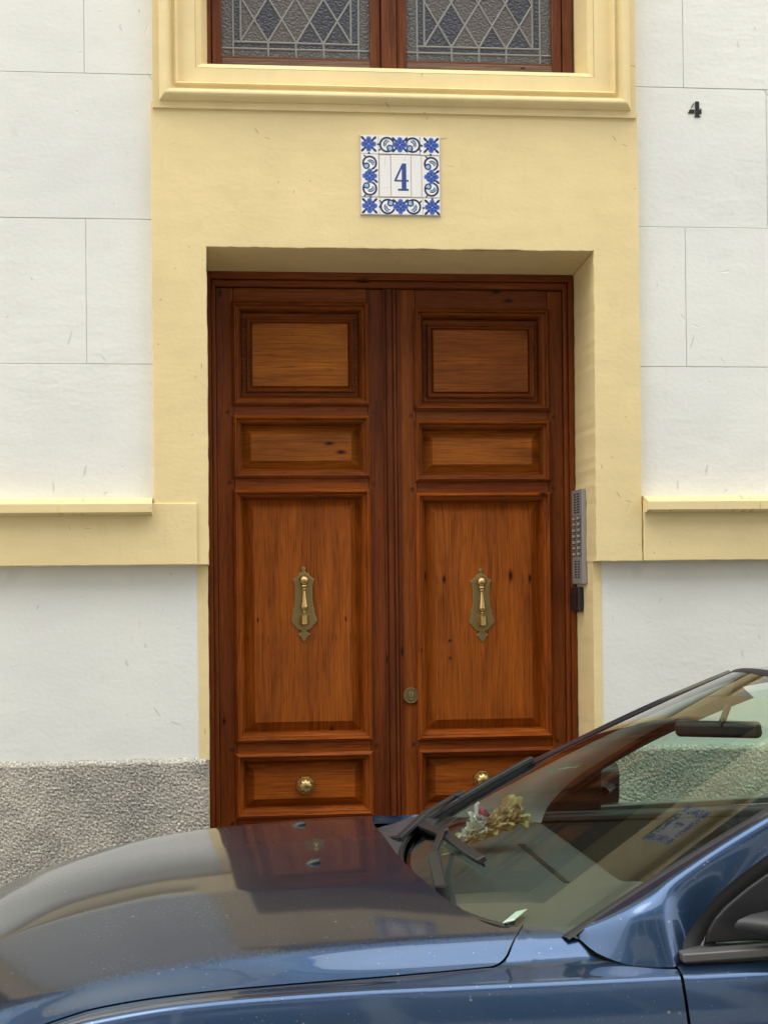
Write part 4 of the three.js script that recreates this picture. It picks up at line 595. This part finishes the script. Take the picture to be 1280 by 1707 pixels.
// wheels
for (const [x, label] of [[-0.64, 'front'], [2.02, 'rear']]) for (const sg of [1, -1]) {
  const w = group('wheel', car); w.position.set(x, AX, sg * 0.755);
  const ty = new THREE.LatheGeometry([[0.205, -0.085], [0.235, -0.1], [0.275, -0.1], [0.302, -0.085], [0.31, -0.06], [0.31, 0.06], [0.302, 0.085], [0.275, 0.1], [0.235, 0.1], [0.205, 0.085]].map((p) => new THREE.Vector2(...p)), 48); ty.rotateX(Math.PI / 2); part('tyre', ty, mRubber, w);
  const gs = [new THREE.TorusGeometry(0.2, 0.012, 8, 40)]; gs[0].translate(0, 0, sg * 0.08); for (let k = 0; k < 5; k++) { const a = k * Math.PI * 0.4; gs.push(bar([0.03 * Math.cos(a), 0.03 * Math.sin(a), sg * 0.07], [0.2 * Math.cos(a), 0.2 * Math.sin(a), sg * 0.075], 0.05, 0.02, [0, 0, 1])); } const hub = new THREE.CylinderGeometry(0.045, 0.045, 0.03, 20); hub.rotateX(Math.PI / 2); hub.translate(0, 0, sg * 0.07); gs.push(hub); const disc = new THREE.CylinderGeometry(0.14, 0.14, 0.012, 28); disc.rotateX(Math.PI / 2); gs.push(disc);
  part('rim', merge(...gs), mSteel, w);
}
// inside
part('dashboard', grid(30, 50, (s, q) => { const w = (q * 2 - 1) * 0.64, x = lerp(-0.175 + 0.17 * (q * 2 - 1) ** 2, 0.46, s), hump = 0.045 * Math.exp(-Math.pow((w - 0.36) / 0.17, 2)) * sstep(0.14, 0.26, x) * (1 - sstep(0.33, 0.38, x)), y = 0.938 + 0.012 * Math.sin(clamp((x + 0.15) / 0.42) * 3.1) - 0.28 * Math.pow(clamp((x - 0.26) / 0.20), 1.6) + hump; return [x, y, w]; }, (p) => [p[0], p[2]]), mDash, car);
part('dash_vent', bx(0.13, 0.145, 0.944, 0.951, -0.30, 0.15, 0.002), mBlackPlastic, car);
part('dash_card', (() => { const g = bx(-0.012, 0.012, 0, 0.0015, -0.05, 0.05, 0); g.rotateZ(0.3); g.rotateY(-0.5); g.translate(-0.055, 0.958, 0.475); return g; })(), std(rgb(0.62, 0.68, 0.6), 0.5), car, 'pale paper slip at the foot of the windscreen');
part('glovebox_lid_joint', bx(0.30, 0.31, 0.905, 0.912, -0.6, -0.1, 0.002), mBlackPlastic, car);
{
  const sw = group('steering_wheel', car), t = new THREE.TorusGeometry(0.185, 0.016, 10, 36), m = new THREE.Matrix4().makeRotationY(-Math.PI / 2); t.applyMatrix4(m); t.rotateZ(0.42); t.translate(0.54, 0.86, 0.36); part('rim', t, mBlackPlastic, sw);
  part('boss', merge(bar([0.54, 0.86, 0.19], [0.54, 0.86, 0.53], 0.04, 0.03, [1, 0, 0]), rod([0.35, 0.78, 0.36], [0.54, 0.86, 0.36], 0.05, 14, 0.075)), mBlackPlastic, sw);
  for (const z of [0.36, -0.36]) { const st = group('seat', car); part('cushion', new RoundedBoxGeometry(0.5, 0.16, 0.5, 3, 0.06).translate(0.95, 0.42, z), mSeat, st); const b = new RoundedBoxGeometry(0.13, 0.62, 0.48, 3, 0.06); b.rotateZ(-0.25); b.translate(1.27, 0.78, z); part('backrest', b, mSeat, st); const h = new RoundedBoxGeometry(0.1, 0.19, 0.26, 3, 0.045); h.rotateZ(-0.2); h.translate(1.37, 1.19, z); part('headrest', h, mSeat, st); }
  const rs = group('rear_seat', car); part('cushion', new RoundedBoxGeometry(0.5, 0.18, 1.25, 3, 0.06).translate(1.85, 0.45, 0), mSeat, rs); const rb = new RoundedBoxGeometry(0.14, 0.6, 1.25, 3, 0.06); rb.rotateZ(-0.35); rb.translate(2.15, 0.75, 0); part('backrest', rb, mSeat, rs);
  const rv = group('rear_view_mirror', car), mm = new RoundedBoxGeometry(0.026, 0.04, 0.24, 3, 0.013); mm.rotateX(-0.07); mm.rotateZ(0.12); mm.rotateY(0.62); mm.translate(0.55, 1.262, -0.02); part('housing', mm, mBlackPlastic, rv); part('stem', rod([0.55, 1.27, 0.0], [0.57, 1.322, 0], 0.008, 10), mBlackPlastic, rv);
  part('headlining', grid(20, 20, (s, q) => { const t = q * 2 - 1, x = lerp(0.76, 2.3, s); return [x, lerp(roofV(x), railV(x), t * t) - 0.035, t * (railW(x) - 0.01)]; }), std(rgb(0.32, 0.31, 0.29), 0.95), car);
  const trimLine = [[0.285, 0.93, 0.68], [0.30, 0.965, 0.685], [0.36, 1.035, 0.675], [0.48, 1.118, 0.655], [0.62, 1.20, 0.63], [0.80, 1.285, 0.60]], tl = [0, 1, 2].map((k) => pchip(trimLine.map((p, i) => [i / 5, p[k]])));
  for (const sg of [1, -1]) part('pillar_trim', grid(40, 8, (s, t) => { const g = scr(lerp(0.0, 0.99, s), 0.985), b = 0.012 * Math.sin(t * 3.14); return [lerp(g[0] + 0.012, tl[0](s), t), Math.max(lerp(g[1] - 0.014, tl[1](s), t), 0.90), sg * (lerp(g[2] - 0.004, tl[2](s), t) - b)]; }), std(rgb(0.66, 0.66, 0.62), 0.9), car);
}
// ---------------------------------------------------------------- dried bouquet on the dashboard
{
  const M = car.matrix.compose(car.position, new THREE.Quaternion().setFromEuler(car.rotation), new THREE.Vector3(1, 1, 1)), base = new THREE.Vector3(-0.005, 0.952, -0.22).applyMatrix4(M);
  const b = thing('bouquet', 'dried bouquet in crumpled cream paper lying behind the windscreen', 'bouquet', base.toArray()); b.rotation.copy(car.rotation); b.rotation.z = 0.30; b.rotation.y += 0.1; b.scale.setScalar(0.98);
  const paper = phys(rgb(0.46, 0.37, 0.17), 0.8, { transmission: 0.15, thickness: 0 }), kraft = std(rgb(0.34, 0.20, 0.10), 0.85), white = phys(rgb(0.6, 0.63, 0.56), 0.25, { transmission: 0.5, thickness: 0 }), leaf = std(rgb(0.22, 0.25, 0.07), 0.8), rose = std(rgb(0.16, 0.025, 0.035), 0.8);
  const crump = (x, y, s) => 0.040 * fbm(x * 4, y * 4, 512, 512, 2, s) + 0.008 * Math.abs(fbm(x * 12, y * 12, 512, 512, 2, s + 3));
  const cone = (x0, x1, r0, r1, a0, a1, s, flare) => grid(40, 30, (u, v) => { const x = lerp(x0, x1, u), a = lerp(a0, a1, v), r = lerp(r0, r1, u) + crump(u * 2 + 4, v * 3, s) * (0.4 + u) + flare * Math.max(0, u - 0.75) * (1 + Math.sin(v * 17)); return [x + 0.05 * u * u * fbm(v * 9, 1.5, 512, 512, 3, s + 9), Math.max(0.001, 0.03 + 0.012 * u + r * Math.sin(a) * 0.9), r * Math.cos(a)]; });
  part('paper_wrap', cone(0.0, 0.15, 0.020, 0.036, -0.6, 3.3, 601, 0.05), paper, b, 'cream crumpled paper'); part('inner_wrap', cone(-0.01, 0.13, 0.014, 0.034, 0.2, 3.4, 611, 0.03), kraft, b, 'brown kraft paper'); part('cellophane', cone(-0.03, 0.05, 0.012, 0.034, 0.0, 3.2, 621, 0.06), white, b);
  const rs = []; for (let k = 0; k < 16; k++) { const g = new THREE.SphereGeometry(0.011, 8, 6, 0, 2.2, 0.3, 1.9); g.rotateY(k * 2.39); g.scale(1 + k * 0.035, 1, 1 + k * 0.035); g.translate(0.055, 0.085 - k * 0.0008, 0.005); rs.push(g); } part('rose', merge(...rs), rose, b, 'dark dried rose');
  for (let k = 0; k < 9; k++) { const L = rr(0.035, 0.06), a0 = rr(-0.6, 0.6), g = grid(8, 4, (u, v) => { const wv = (v - 0.5) * 0.026 * Math.sin(u * 3.14); return [-u * L, 0.012 * Math.sin(u * 3) + Math.abs(wv) * 0.7, wv]; }); g.rotateY(a0); g.rotateX(rr(-0.5, 0.5)); g.translate(rr(-0.02, 0.03), rr(0.012, 0.04), rr(-0.03, 0.03)); part('leaf', g, k % 3 ? leaf : paper, b); }
}
//OPPOSITE
// ---------------------------------------------------------------- the house across the street, behind the camera
{
  const op = thing('opposite_house', 'off white terraced house across the street with brown shutters', 'building', [0, 0, 9.2]), mSand = std(rgb(0.76, 0.73, 0.66), 0.9, { bumpMap: plasterBump, bumpScale: 0.004 }), hs = [];
  for (const x of [-6.2, -3.6, -1.0, 1.6, 4.2]) { hs.push([x, x + 1.1, 0.9, 2.7]); hs.push([x, x + 1.1, 4.1, 6.3]); hs.push([x, x + 1.1, 7.6, 9.6]); }
  part('wall', merge(...cutRects(-9, 9, -0.6, 9.9, hs).map(([a, b, c, d]) => bx(a, b, c, d, 0.02, 0.4))), mSand, op);
  part('rear_wall', merge(bx(-9, 9, -0.6, 9.9, 2.6, 2.9), bx(-9, -8.7, -0.6, 9.9, 0.4, 2.6), bx(8.7, 9, -0.6, 9.9, 0.4, 2.6)), mSand, op);
  part('roof', bx(-9.2, 9.2, 9.9, 10.15, -0.35, 2.9, 0.02), std(rgb(0.3, 0.13, 0.08), 0.9), op);
  for (const [x0, x1, y0, y1] of hs) { const w = group('window', op); part('pane', bx(x0, x1, y0, y1, 0.2, 0.21), mDarkGlass, w); for (const s of [-1, 1]) { const xa = s < 0 ? x0 - 0.56 : x1 + 0.02; part('shutter', bx(xa, xa + 0.54, y0, y1, -0.03, 0.018, 0.004), mShutter, w); } part('sill', bx(x0 - 0.08, x1 + 0.08, y0 - 0.09, y0 - 0.01, -0.08, 0.3, 0.008), mPaving, w); }
}
renderer.render(scene, camera);
